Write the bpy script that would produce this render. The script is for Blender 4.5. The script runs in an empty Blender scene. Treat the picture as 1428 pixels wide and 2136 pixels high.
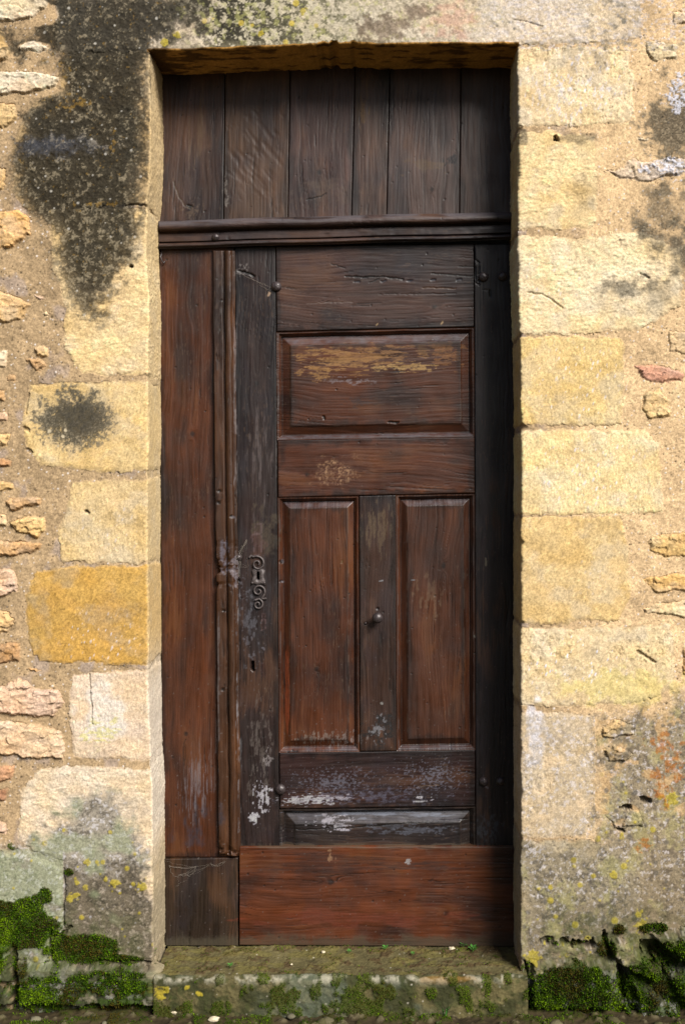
import bpy, math
import numpy as np

# ------------------------------------------------------------------ camera, light, exposure
S, D, CX, CY, GZ = 700.0, 3.3, 800.0, 1030.0, 2105.0     # px per metre on the wall face, camera distance, eye point
ZC = (GZ - CY) / S
scene = bpy.context.scene
cd = bpy.data.cameras.new("camera"); cam = bpy.data.objects.new("camera", cd); scene.collection.objects.link(cam)
cam.location = (0, -D, ZC); cam.rotation_euler = (math.radians(90), 0, 0)
cd.sensor_fit = 'VERTICAL'; cd.sensor_height = 36; cd.lens = 36 * D * S / 2136
cd.shift_x = (714 - CX) / 2136; cd.shift_y = (CY - 1068) / 2136
cd.clip_start = 0.05; cd.clip_end = 500
scene.camera = cam

SUN_EL, SUN_AZ = 38.0, 36.0        # azimuth: degrees to the right of straight-at-the-wall
w = bpy.data.worlds.new("World"); scene.world = w; w.use_nodes = True
nt = w.node_tree; bg = nt.nodes['Background']
sky = nt.nodes.new('ShaderNodeTexSky'); sky.sky_type = 'NISHITA'; sky.sun_disc = False
sky.sun_elevation = math.radians(SUN_EL); sky.sun_rotation = math.radians(180 - SUN_AZ)
sky.air_density = 1.0; sky.dust_density = 2.5; sky.ozone_density = 1.0
nt.links.new(sky.outputs[0], bg.inputs[0]); bg.inputs[1].default_value = 0.05
sd_ = bpy.data.lights.new("sun", 'SUN'); sun = bpy.data.objects.new("sun", sd_); scene.collection.objects.link(sun)
sd_.energy = 4.6; sd_.angle = math.radians(28); sd_.color = (1.0, 0.965, 0.91)
sun.rotation_euler = (math.radians(90 - SUN_EL), 0, math.radians(SUN_AZ))
sun.location = (3, -4, 5)
vs = scene.view_settings
vs.view_transform = 'Standard'; vs.look = 'None'; vs.gamma = 1; vs.exposure = 0.80; vs.use_curve_mapping = False

# ------------------------------------------------------------------ numpy helpers
def WX(px, y): return (px - CX) / S * (D + y) / D
def WZ(py, y): return ZC - (py - CY) / S * (D + y) / D
def rnd(ix, iy, seed):
    h = (ix.astype(np.int64) * 374761393 + iy.astype(np.int64) * 668265263 + seed * 974711 + 12345) & 0xFFFFFFFF
    h = ((h ^ (h >> 13)) * 1274126177) & 0xFFFFFFFF
    h = ((h ^ (h >> 16)) * 1103515245) & 0xFFFFFFFF
    h ^= h >> 15
    return h / 4294967296.0
def vn(x, y, seed):
    fx, fy = np.floor(x), np.floor(y); u, v = x - fx, y - fy
    ix, iy = fx.astype(np.int64), fy.astype(np.int64)
    u = u * u * u * (u * (u * 6 - 15) + 10); v = v * v * v * (v * (v * 6 - 15) + 10)
    a = rnd(ix, iy, seed); b = rnd(ix + 1, iy, seed); c = rnd(ix, iy + 1, seed); d = rnd(ix + 1, iy + 1, seed)
    return (a + (b - a) * u + (c - a) * v + (a - b - c + d) * u * v) * 2 - 1
def fbm(x, y, seed, octv=4, gain=0.5):
    t = 0; amp = 1; tot = 0
    for k in range(octv):
        t = t + amp * vn(x, y, seed + 17 * k); tot += amp; amp *= gain
        x, y = 1.6 * x + 1.2 * y + 3.7, -1.2 * x + 1.6 * y + 9.1
    return t / tot * 1.5
def sfbm(x, y, seed, octv=3, gain=0.55):          # keeps its axes: for grain and tool strokes
    t = 0; amp = 1; tot = 0
    for k in range(octv):
        t = t + amp * vn(x + 5.3 * k, y + 2.9 * k, seed + 17 * k); tot += amp; amp *= gain
        x, y = 2.1 * x, 2.1 * y
    return t / tot * 1.5
def ss(a, b, x):
    t = np.clip((x - a) / (b - a), 0, 1); return t * t * (3 - 2 * t)
def spots(x, y, cell, seed, p, r0, r1, soft=1.0):  # mask of scattered blots; radius in the units of x
    fx, fy = np.floor(x / cell).astype(np.int64), np.floor(y / cell).astype(np.int64)
    m = np.zeros_like(x)
    for i in (-1, 0, 1):
        for j in (-1, 0, 1):
            cx, cy = fx + i, fy + j
            px_ = (cx + rnd(cx, cy, seed)) * cell; py_ = (cy + rnd(cx, cy, seed + 1)) * cell
            r = r0 + (r1 - r0) * rnd(cx, cy, seed + 2) ** 2
            on = rnd(cx, cy, seed + 3) < p
            m = np.maximum(m, np.where(on, np.clip((r - np.hypot(x - px_, y - py_)) / soft + 0.5, 0, 1), 0))
    return m
def sdp(x, y, pts):                                # signed distance to a polygon, negative inside
    pts = np.asarray(pts, float); n = len(pts)
    d = np.full(x.shape, 1e18); sg = np.ones(x.shape)
    for i in range(n):
        ax, ay = pts[i]; bx, by = pts[i - 1]
        ex, ey = bx - ax, by - ay; wx, wy = x - ax, y - ay
        t = np.clip((wx * ex + wy * ey) / (ex * ex + ey * ey + 1e-9), 0, 1)
        d = np.minimum(d, (wx - ex * t) ** 2 + (wy - ey * t) ** 2)
        c1, c2, c3 = y >= ay, y < by, ex * wy > ey * wx
        sg = np.where((c1 & c2 & c3) | (~c1 & ~c2 & ~c3), -sg, sg)
    return sg * np.sqrt(d)
def voro(x, y, cell, seed):                         # nearest seed point: offset to it and two random numbers of its own
    fx, fy = np.floor(x / cell).astype(np.int64), np.floor(y / cell).astype(np.int64)
    bd = np.full(x.shape, 1e9); o = [np.zeros_like(x) for _ in range(5)]
    for i in (-1, 0, 1):
        for j in (-1, 0, 1):
            cx, cy = fx + i, fy + j; dx = x - (cx + rnd(cx, cy, seed)) * cell; dy = y - (cy + rnd(cx, cy, seed + 1)) * cell; d = dx * dx + dy * dy
            k = d < bd; bd = np.where(k, d, bd)
            for q, val in enumerate((dx, dy, rnd(cx, cy, seed + 2) - .5, rnd(cx, cy, seed + 3) - .5, rnd(cx, cy, seed + 4) - .5)): o[q] = np.where(k, val, o[q])
    return o
def ell(x, y, cx, cy, rx, ry): return 1 - np.hypot((x - cx) / rx, (y - cy) / ry)   # 1 at the middle, 0 on the rim
def lin(c):
    c = np.asarray(c, float) / 255.0
    return np.where(c <= 0.04045, c / 12.92, ((c + 0.055) / 1.055) ** 2.4)
def mix(c, k, m): return c + (np.asarray(k)[None, :] - c) * np.clip(m, 0, 1)[:, None]

# ------------------------------------------------------------------ materials
def nodes_mat(name, attr=True, base=(0.1, 0.1, 0.1), rough=0.9, spec=0.25, vary=0.2, scale=(300, 300, 300), bump=0.3, bdist=0.002, metal=0.0, rattr=False):
    m = bpy.data.materials.new(name); m.use_nodes = True; n = m.node_tree.nodes; l = m.node_tree.links
    b = n['Principled BSDF']; b.inputs['Metallic'].default_value = metal
    b.inputs['Roughness'].default_value = rough; b.inputs['Specular IOR Level'].default_value = spec
    tc = n.new('ShaderNodeTexCoord'); mp = n.new('ShaderNodeMapping'); mp.inputs['Scale'].default_value = scale
    nz = n.new('ShaderNodeTexNoise'); nz.inputs['Scale'].default_value = 1; nz.inputs['Detail'].default_value = 4
    l.new(tc.outputs['Object'], mp.inputs[0]); l.new(mp.outputs[0], nz.inputs['Vector'])
    mr = n.new('ShaderNodeMapRange'); mr.inputs[1].default_value = 0.25; mr.inputs[2].default_value = 0.75
    mr.inputs[3].default_value = 1 - vary; mr.inputs[4].default_value = 1 + vary; l.new(nz.outputs[0], mr.inputs[0])
    mx = n.new('ShaderNodeMix'); mx.data_type = 'RGBA'; mx.blend_type = 'MULTIPLY'; mx.inputs[0].default_value = 1
    if attr:
        a = n.new('ShaderNodeAttribute'); a.attribute_name = 'Col'; l.new(a.outputs['Color'], mx.inputs[6])
    else: mx.inputs[6].default_value = (*base, 1)
    l.new(mr.outputs[0], mx.inputs[7]); l.new(mx.outputs[2], b.inputs['Base Color'])
    if rattr:
        r = n.new('ShaderNodeAttribute'); r.attribute_name = 'Rgh'
        ad = n.new('ShaderNodeMath'); ad.operation = 'MULTIPLY_ADD'; ad.inputs[1].default_value = 0.25
        l.new(nz.outputs[0], ad.inputs[0]); l.new(r.outputs['Fac'], ad.inputs[2]); l.new(ad.outputs[0], b.inputs['Roughness'])
    bp = n.new('ShaderNodeBump'); bp.inputs['Strength'].default_value = bump; bp.inputs['Distance'].default_value = bdist
    l.new(nz.outputs[0], bp.inputs['Height']); l.new(bp.outputs[0], b.inputs['Normal'])
    return m
M_STONE = nodes_mat('limestone', vary=0.22, scale=(330, 330, 330), bump=0.14, rough=0.92, spec=0.15)
M_WOODV = nodes_mat('dark_varnished_wood_upright_grain', vary=0.24, scale=(520, 520, 10), bump=0.22, bdist=0.001, spec=0.32, rattr=True)
M_WOODH = nodes_mat('dark_varnished_wood_level_grain', vary=0.24, scale=(10, 520, 520), bump=0.22, bdist=0.001, spec=0.32, rattr=True)
M_IRON = nodes_mat('rusty_dark_iron', attr=False, base=(0.035, 0.026, 0.026), rough=0.42, spec=0.5, vary=0.5, scale=(160, 160, 160), bump=0.4, metal=0.25)
M_IRON_WORN = nodes_mat('worn_pale_iron', attr=False, base=(0.06, 0.048, 0.046), rough=0.5, spec=0.4, vary=0.6, scale=(130, 130, 130), bump=0.4, metal=0.15)
M_MOSS = nodes_mat('moss', rough=1.0, spec=0.05, vary=0.25, scale=(200, 200, 200), bump=0.1)
M_LEAF = nodes_mat('green_leaf', attr=False, base=(0.05, 0.17, 0.025), rough=0.6, vary=0.3, scale=(90, 90, 90), bump=0.1)
M_WEB = nodes_mat('cobweb_silk', attr=False, base=(0.2, 0.17, 0.14), rough=0.8, vary=0.3, scale=(200, 200, 200), bump=0.0)
M_PEB = nodes_mat('pale_pebble', attr=False, base=(0.42, 0.36, 0.25), rough=0.9, vary=0.35, scale=(150, 150, 150), bump=0.5)

# ------------------------------------------------------------------ object helpers
def link(o, parent=None):
    scene.collection.objects.link(o)
    if parent: o.parent = parent
    return o
def tag(o, label=None, cat=None, group=None, kind=None):
    if label: o['label'] = label
    if cat: o['category'] = cat
    if group: o['group'] = group
    if kind: o['kind'] = kind
    return o
def empty(name, label, cat, group=None, loc=(0, 0, 0)):
    o = bpy.data.objects.new(name, None); o.location = loc; link(o); return tag(o, label, cat, group)
def mesh(name, V, F, mat, parent=None, col=None, rgh=None, smooth=True, loc=None):
    V = np.asarray(V, np.float32); F = np.asarray(F, np.int32); k = F.shape[1]
    me = bpy.data.meshes.new(name)
    me.vertices.add(len(V)); me.vertices.foreach_set('co', V.ravel())
    me.loops.add(F.size); me.loops.foreach_set('vertex_index', F.ravel())
    me.polygons.add(len(F)); me.polygons.foreach_set('loop_start', np.arange(0, F.size, k, dtype=np.int32))
    me.update(calc_edges=True); me.validate()
    me.polygons.foreach_set('use_smooth', np.full(len(me.polygons), smooth))
    if col is not None:
        a = me.attributes.new('Col', 'FLOAT_COLOR', 'POINT')
        a.data.foreach_set('color', np.column_stack([col, np.ones(len(col))]).astype(np.float32).ravel())
    if rgh is not None:
        a = me.attributes.new('Rgh', 'FLOAT', 'POINT'); a.data.foreach_set('value', np.asarray(rgh, np.float32))
    me.materials.append(mat)
    o = bpy.data.objects.new(name, me); link(o, parent)
    if loc is not None: o.location = loc
    return o
def gridfaces(r, c):
    i = np.arange(r * c).reshape(r, c)
    return np.stack([i[:-1, :-1], i[:-1, 1:], i[1:, 1:], i[1:, :-1]], -1)      # rows run downwards in the picture: normals face the camera after flip
def compact(V, F, *arrs):
    u, inv = np.unique(F, return_inverse=True)
    return (V[u], inv.reshape(F.shape)) + tuple(a[u] for a in arrs)

# ================================================================== THE WALL
LEDGE = np.array([(-700, 312), (95, 312), (200, 314), (300, 316), (380, 312), (430, 306), (530, 305), (600, 310), (1000, 308), (1400, 308), (1560, 312), (1650, 317), (2200, 320)], float)
REDGE = np.array([(-700, 1080), (95, 1080), (300, 1081), (500, 1079), (700, 1083), (900, 1087), (1300, 1086), (1600, 1086), (2200, 1086)], float)
TEDGE = np.array([(200, 108), (312, 107), (500, 100), (600, 97), (720, 93), (900, 92), (1080, 91), (1200, 91)], float)
def ledge(py, smooth=False):
    e = np.interp(py, LEDGE[:, 0], LEDGE[:, 1]); z = np.zeros_like(py)
    if smooth: return e + 1.2 * fbm(py / 90, z, 11, 2)
    return e + 2.2 * fbm(py / 45, z, 11, 4) + 1.2 * fbm(py / 9, z, 12, 3)
def redge(py, smooth=False):
    e = np.interp(py, REDGE[:, 0], REDGE[:, 1]); z = np.zeros_like(py)
    if smooth: return e + 1.2 * fbm(py / 90, z, 21, 2)
    e = e + 2.0 * fbm(py / 40, z, 21, 4) + 0.9 * fbm(py / 7, z, 22, 4) + 4 * np.maximum(0, fbm(py / 30, z, 23, 4) - .35)
    for y0, wd, dp in ((892, 7, 12), (1132, 6, 7), (1300, 6, 6), (700, 5, 4), (268, 6, 5)):    # chipped joints
        e = e + dp * np.exp(-((py - y0) / wd) ** 2)
    return e
def tedge(px):
    z = np.zeros_like(px); e = np.interp(px, TEDGE[:, 0], TEDGE[:, 1]) + 1.5 * fbm(px / 40, z, 31, 4)
    e = e - 6 * np.exp(-((px - 700) / 55) ** 2) * np.maximum(0, 0.5 + fbm(px / 14, z, 32, 3))
    return e - 3 * np.exp(-((px - 330) / 25) ** 2)

LB, RB = 500, 915      # how far the unrolled reveal runs, in px
ST = []                # stones: polygon, colour, relief (m), edge rounding (px), texture, name, label
def stone(poly, col, h=0.004, ew=6, tex='dressed', name='rubble_stone', label=None, amp=1.0): ST.append(dict(poly=poly, col=lin(col), h=h * (.28 if name in ('jamb_stone', 'lintel') else .7 if name != 'plinth_stone' else 1), ew=ew, tex=tex, name=name, label=label, amp=amp))
LIN_ID = 1
stone([(117, -150), (1337, -150), (1335, 80), (1200, 90), (1082, 93), (700, 95), (312, 107), (150, 110), (119, 100)], (222, 200, 158), .004, 7, 'worn', 'lintel', 'long stained stone lintel over the doorway')
stone([(150, 112), (LB, 110), (LB, 428), (262, 428), (60, 442), (30, 400), (26, 300), (60, 225), (125, 190), (130, 130)], (196, 166, 112), .004, 7, 'worn', 'jamb_stone', 'jamb block blackened by lichen under the lintel')
stone([(100, 436), (262, 434), (LB, 434), (LB, 778), (210, 785), (165, 772), (131, 725), (137, 640), (112, 560)], (236, 203, 138), .005, 7, 'rough', 'jamb_stone', 'cream jamb block with a dark stain over its top')
stone([(66, 803), (150, 797), (LB, 795), (LB, 972), (215, 985), (130, 975), (85, 972), (55, 925), (49, 870)], (228, 194, 124), .006, 9, 'dressed', 'jamb_stone', 'yellow jamb block with a round black lichen stain')
stone([(148, 1008), (250, 1000), (LB, 992), (LB, 1172), (220, 1175), (128, 1170), (124, 1110), (140, 1060)], (222, 192, 130), .004, 6, 'fine', 'jamb_stone')
stone([(76, 1188), (150, 1181), (LB, 1178), (LB, 1381), (300, 1390), (180, 1383), (80, 1378), (60, 1335), (58, 1240)], (202, 158, 76), .007, 6, 'dressed', 'jamb_stone', 'deep golden jamb block')
stone([(150, 1408), (250, 1398), (LB, 1396), (LB, 1578), (300, 1586), (200, 1583), (152, 1578), (146, 1480)], (234, 205, 160), .007, 8, 'fine', 'jamb_stone', 'whitish pink jamb block')
stone([(80, 1603), (180, 1596), (260, 1604), (LB, 1592), (LB, 1997), (210, 2002), (138, 1975), (136, 1800), (70, 1775), (40, 1750), (44, 1650)], (230, 205, 160), .006, 8, 'rough', 'jamb_stone', 'tall bottom jamb block greyed by lichen')
# right of the doorway
stone([(RB, 100), (1200, 97), (1308, 102), (1322, 170), (1316, 255), (1200, 263), (RB, 262)], (240, 212, 156), .006, 6, 'pitted', 'jamb_stone', None, 1.5)
stone([(RB, 276), (1150, 274), (1244, 282), (1247, 380), (1240, 474), (1150, 478), (RB, 474)], (240, 208, 142), .005, 6, 'rough', 'jamb_stone', 'jamb block with a small drilled hole')
stone([(RB, 494), (1130, 490), (1190, 500), (1325, 478), (1420, 520), (1420, 640), (1330, 688), (1180, 697), (RB, 694)], (246, 218, 158), .007, 7, 'rough', 'jamb_stone', None, 1.3)
stone([(RB, 706), (1200, 702), (1298, 706), (1300, 800), (1296, 884), (1180, 888), (RB, 884)], (232, 198, 124), .004, 4, 'fine', 'jamb_stone')
stone([(RB, 902), (1200, 897), (1345, 900), (1376, 925), (1380, 1066), (1250, 1074), (RB, 1072)], (242, 212, 146), .006, 5, 'fine', 'jamb_stone')
stone([(RB, 1082), (1180, 1076), (1292, 1078), (1308, 1130), (1314, 1250), (1285, 1294), (1150, 1301), (RB, 1298)], (224, 190, 122), .006, 5, 'dressed', 'jamb_stone', 'golden ochre jamb block')
stone([(RB, 1306), (1200, 1308), (1300, 1308), (1395, 1302), (1408, 1340), (1404, 1440), (1330, 1466), (1200, 1472), (RB, 1470)], (232, 204, 146), .007, 8, 'pitted', 'jamb_stone', 'jamb block flecked with pale lichen', 1.3)
stone([(RB, 1486), (1180, 1482), (1232, 1495), (1238, 1600), (1222, 1740), (1150, 1748), (RB, 1746)], (220, 194, 146), .004, 8, 'pitted', 'jamb_stone', 'speckled grey jamb block')
stone([(RB, 1756), (1230, 1752), (1300, 1775), (1340, 1850), (1330, 1940), (1280, 1950), (1240, 1985), (RB, 2025)], (178, 160, 118), .004, 9, 'pitted', 'jamb_stone', 'bottom jamb block covered in grey lichen', 1.3)
# rubble, left
PCH = (228, 190, 122); ORG = (214, 170, 110); PAL = (238, 216, 168); PNK = (226, 190, 148)
for poly, c, h in [
    ([(-60, -30), (95, -25), (100, 15), (60, 42), (-60, 50)], PAL, .012), ([(34, 92), (70, 84), (104, 98), (96, 110), (40, 106)], PAL, .008),
    ([(-40, 60), (12, 70), (22, 110), (8, 130), (-40, 130)], PCH, .012), ([(-60, 152), (60, 146), (126, 160), (118, 184), (60, 196), (-60, 205)], PAL, .013),
    ([(-40, 218), (34, 216), (38, 245), (15, 268), (-40, 275)], PCH, .010), ([(-40, 345), (12, 350), (10, 400), (-40, 405)], PCH, .010),
    ([(-60, 442), (40, 438), (66, 455), (64, 490), (30, 515), (-60, 528)], (232, 184, 112), .014),
    ([(-60, 612), (30, 612), (60, 632), (50, 662), (15, 672), (-60, 660)], (232, 190, 122), .010), ([(68, 612), (90, 616), (98, 624), (80, 622)], PNK, .010),
    ([(84, 651), (98, 648), (107, 656), (92, 658)], PAL, .008), ([(70, 724), (98, 722), (102, 742), (76, 746)], PCH, .009), ([(54, 748), (90, 750), (102, 762), (80, 775), (66, 764)], ORG, .009),
    ([(-40, 724), (18, 730), (14, 765), (-40, 772)], PAL, .009), ([(10, 784), (32, 782), (34, 795), (14, 796)], ORG, .006), ([(-30, 810), (12, 815), (10, 838), (-30, 838)], ORG, .006),
    ([(-30, 860), (16, 862), (18, 880), (-30, 882)], PNK, .007), ([(-30, 900), (22, 904), (18, 930), (-30, 935)], PCH, .008), ([(-30, 958), (20, 956), (24, 974), (-30, 978)], (200, 150, 96), .008),
    ([(-30, 1004), (28, 1008), (30, 1022), (-30, 1028)], PCH, .009), ([(10, 1046), (60, 1034), (90, 1036), (86, 1054), (20, 1066)], ORG, .014), ([(-30, 1072), (14, 1074), (16, 1100), (-30, 1104)], PCH, .009),
    ([(20, 1092), (60, 1078), (96, 1080), (96, 1108), (80, 1122), (40, 1116)], (232, 192, 118), .014), ([(-40, 1130), (30, 1128), (90, 1134), (86, 1152), (50, 1158), (-40, 1162)], ORG, .013),
    ([(-40, 1184), (20, 1186), (38, 1200), (38, 1236), (10, 1246), (-40, 1248)], PNK, .013), ([(-40, 1270), (16, 1274), (28, 1292), (18, 1322), (-40, 1330)], PCH, .012),
    ([(-40, 1342), (42, 1342), (44, 1380), (-40, 1384)], (194, 146, 86), .012), ([(56, 1396), (76, 1394), (86, 1402), (64, 1404)], ORG, .007),
    ([(-40, 1440), (10, 1432), (40, 1414), (70, 1436), (120, 1438), (136, 1466), (116, 1494), (60, 1494), (-40, 1484)], PNK, .015),
    ([(-40, 1500), (30, 1506), (90, 1512), (126, 1524), (137, 1550), (132, 1582), (60, 1582), (-40, 1572)], (228, 192, 140), .015),
    ([(-40, 1596), (30, 1598), (28, 1626), (-40, 1634)], (196, 146, 98), .009), ([(-40, 1640), (20, 1642), (16, 1668), (-40, 1672)], (168, 122, 84), .008),
    ([(-40, 1700), (14, 1716), (18, 1740), (-40, 1748)], PNK, .012)]:
    stone(poly, c, h, 6, 'cleft')
stone([(-60, 1772), (60, 1782), (128, 1812), (132, 1925), (80, 1945), (-60, 1900)], (190, 180, 138), .006, 9, 'pitted', 'rubble_stone', 'grey green lichened stone above the moss')
# rubble, right
for poly, c, h, nm, lb in [
    ([(1345, 88), (1412, 90), (1414, 120), (1360, 130), (1342, 112)], (232, 206, 150), .008, 0, None), ([(1396, 24), (1470, 15), (1470, 55), (1404, 50)], (240, 206, 152), .008, 0, None),
    ([(1258, 358), (1296, 350), (1318, 334), (1362, 336), (1392, 326), (1430, 334), (1424, 364), (1388, 368), (1350, 382), (1300, 372)], (226, 202, 162), .008, 0, None),
    ([(1328, 284), (1352, 286), (1350, 294), (1332, 292)], PAL, .010, 0, None),
    ([(1322, 762), (1350, 760), (1424, 775), (1420, 796), (1350, 796), (1336, 790)], (214, 158, 120), .008, 1, 'red brick fragment in the mortar'),
    ([(1340, 822), (1372, 808), (1398, 836), (1394, 866), (1350, 874), (1336, 850)], (232, 194, 126), .010, 0, None), ([(1395, 690), (1470, 690), (1470, 740), (1390, 735)], (222, 190, 134), .006, 0, None),
    ([(1350, 1122), (1400, 1112), (1470, 1108), (1470, 1160), (1380, 1162), (1352, 1150)], (226, 186, 112), .011, 0, None), ([(1340, 1204), (1400, 1196), (1470, 1198), (1470, 1234), (1370, 1238)], (226, 182, 108), .011, 0, None),
    ([(1336, 1268), (1390, 1254), (1470, 1246), (1470, 1290), (1390, 1282), (1345, 1284)], (242, 208, 146), .012, 0, None),
    ([(1256, 1512), (1290, 1500), (1322, 1510), (1320, 1530), (1270, 1546), (1254, 1535)], (226, 190, 122), .014, 0, None), ([(1254, 1560), (1280, 1554), (1326, 1572), (1306, 1588), (1264, 1588)], (216, 176, 104), .022, 0, None),
    ([(1258, 1700), (1330, 1690), (1345, 1720), (1290, 1735)], (196, 172, 118), .010, 0, None), ([(1420, 1350), (1470, 1345), (1470, 1420), (1424, 1410)], (214, 170, 110), .008, 0, None)]:
    stone(poly, c, h * .6, 6, 'cleft', 'brick' if nm else 'rubble_stone', lb)
# plinth stones at the foot, standing proud, mossy
stone([(40, 2006), (200, 2008), (345, 2014), (345, 2092), (200, 2094), (44, 2090)], (136, 128, 96), .030, 9, 'pitted', 'plinth_stone', 'mossy plinth stone beside the doorstep', 1.4)
stone([(-60, 1965), (24, 1968), (28, 2050), (-60, 2052)], (118, 116, 80), .022, 9, 'pitted', 'plinth_stone')
stone([(-60, 2060), (28, 2058), (30, 2094), (-60, 2096)], (96, 96, 62), .024, 9, 'pitted', 'plinth_stone')
stone([(1100, 2006), (1240, 2000), (1286, 1990), (1290, 2050), (1270, 2100), (1105, 2104)], (120, 112, 76), .022, 10, 'pitted', 'plinth_stone', 'plinth stone grown over with thick moss', 1.5)
stone([(1275, 1955), (1300, 1955), (1372, 2025), (1366, 2046), (1290, 2010), (1268, 1985)], (168, 152, 112), .030, 9, 'cleft', 'plinth_stone')
stone([(1296, 2022), (1350, 2050), (1420, 2110), (1420, 2130), (1300, 2130)], (118, 106, 64), .030, 12, 'cleft', 'plinth_stone')
stone([(1352, 1945), (1470, 1925), (1470, 2010), (1400, 2005)], (92, 92, 66), .028, 12, 'cleft', 'plinth_stone')
stone([(1376, 2016), (1470, 2022), (1470, 2100), (1410, 2076)], (70, 76, 46), .020, 12, 'cleft', 'plinth_stone')
# more of the same wall outside the picture
rs = np.random.RandomState(5)
for side in (-1, 1):
    for k in range(64):
        cx = (-70 - rs.rand() * 780) if side < 0 else (1490 + rs.rand() ** 1.3 * 780)
        cy = -420 + 2480 * (k + rs.rand()) / 64; wd = 30 + rs.rand() * 60; ht = 14 + rs.rand() * 34
        a = np.sort(rs.rand(7) * 2 * math.pi)
        stone([(cx + wd * math.cos(t) * (.8 + .3 * rs.rand()), cy + ht * math.sin(t) * (.8 + .3 * rs.rand())) for t in a], [PCH, ORG, PAL, PNK][rs.randint(4)], .012, 10, 'cleft')
for k in range(9):
    cx = -60 + k * 180 + rs.rand() * 40; cy = -330 + rs.rand() * 90
    stone([(cx, cy), (cx + 120, cy - 8), (cx + 130, cy + 70), (cx + 5, cy + 75)], [PCH, PAL, PNK][rs.randint(3)], .010, 10, 'cleft')

STAIN = [(105, -30), (470, -30), (420, 60), (330, 104), (316, 150), (314, 300), (300, 440), (292, 540), (245, 585), (235, 640), (200, 678), (165, 672), (140, 630), (108, 560), (104, 480), (50, 440), (18, 380), (18, 290), (60, 215), (118, 185), (112, 110), (20, 130), (0, 70), (60, 55)]

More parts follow.
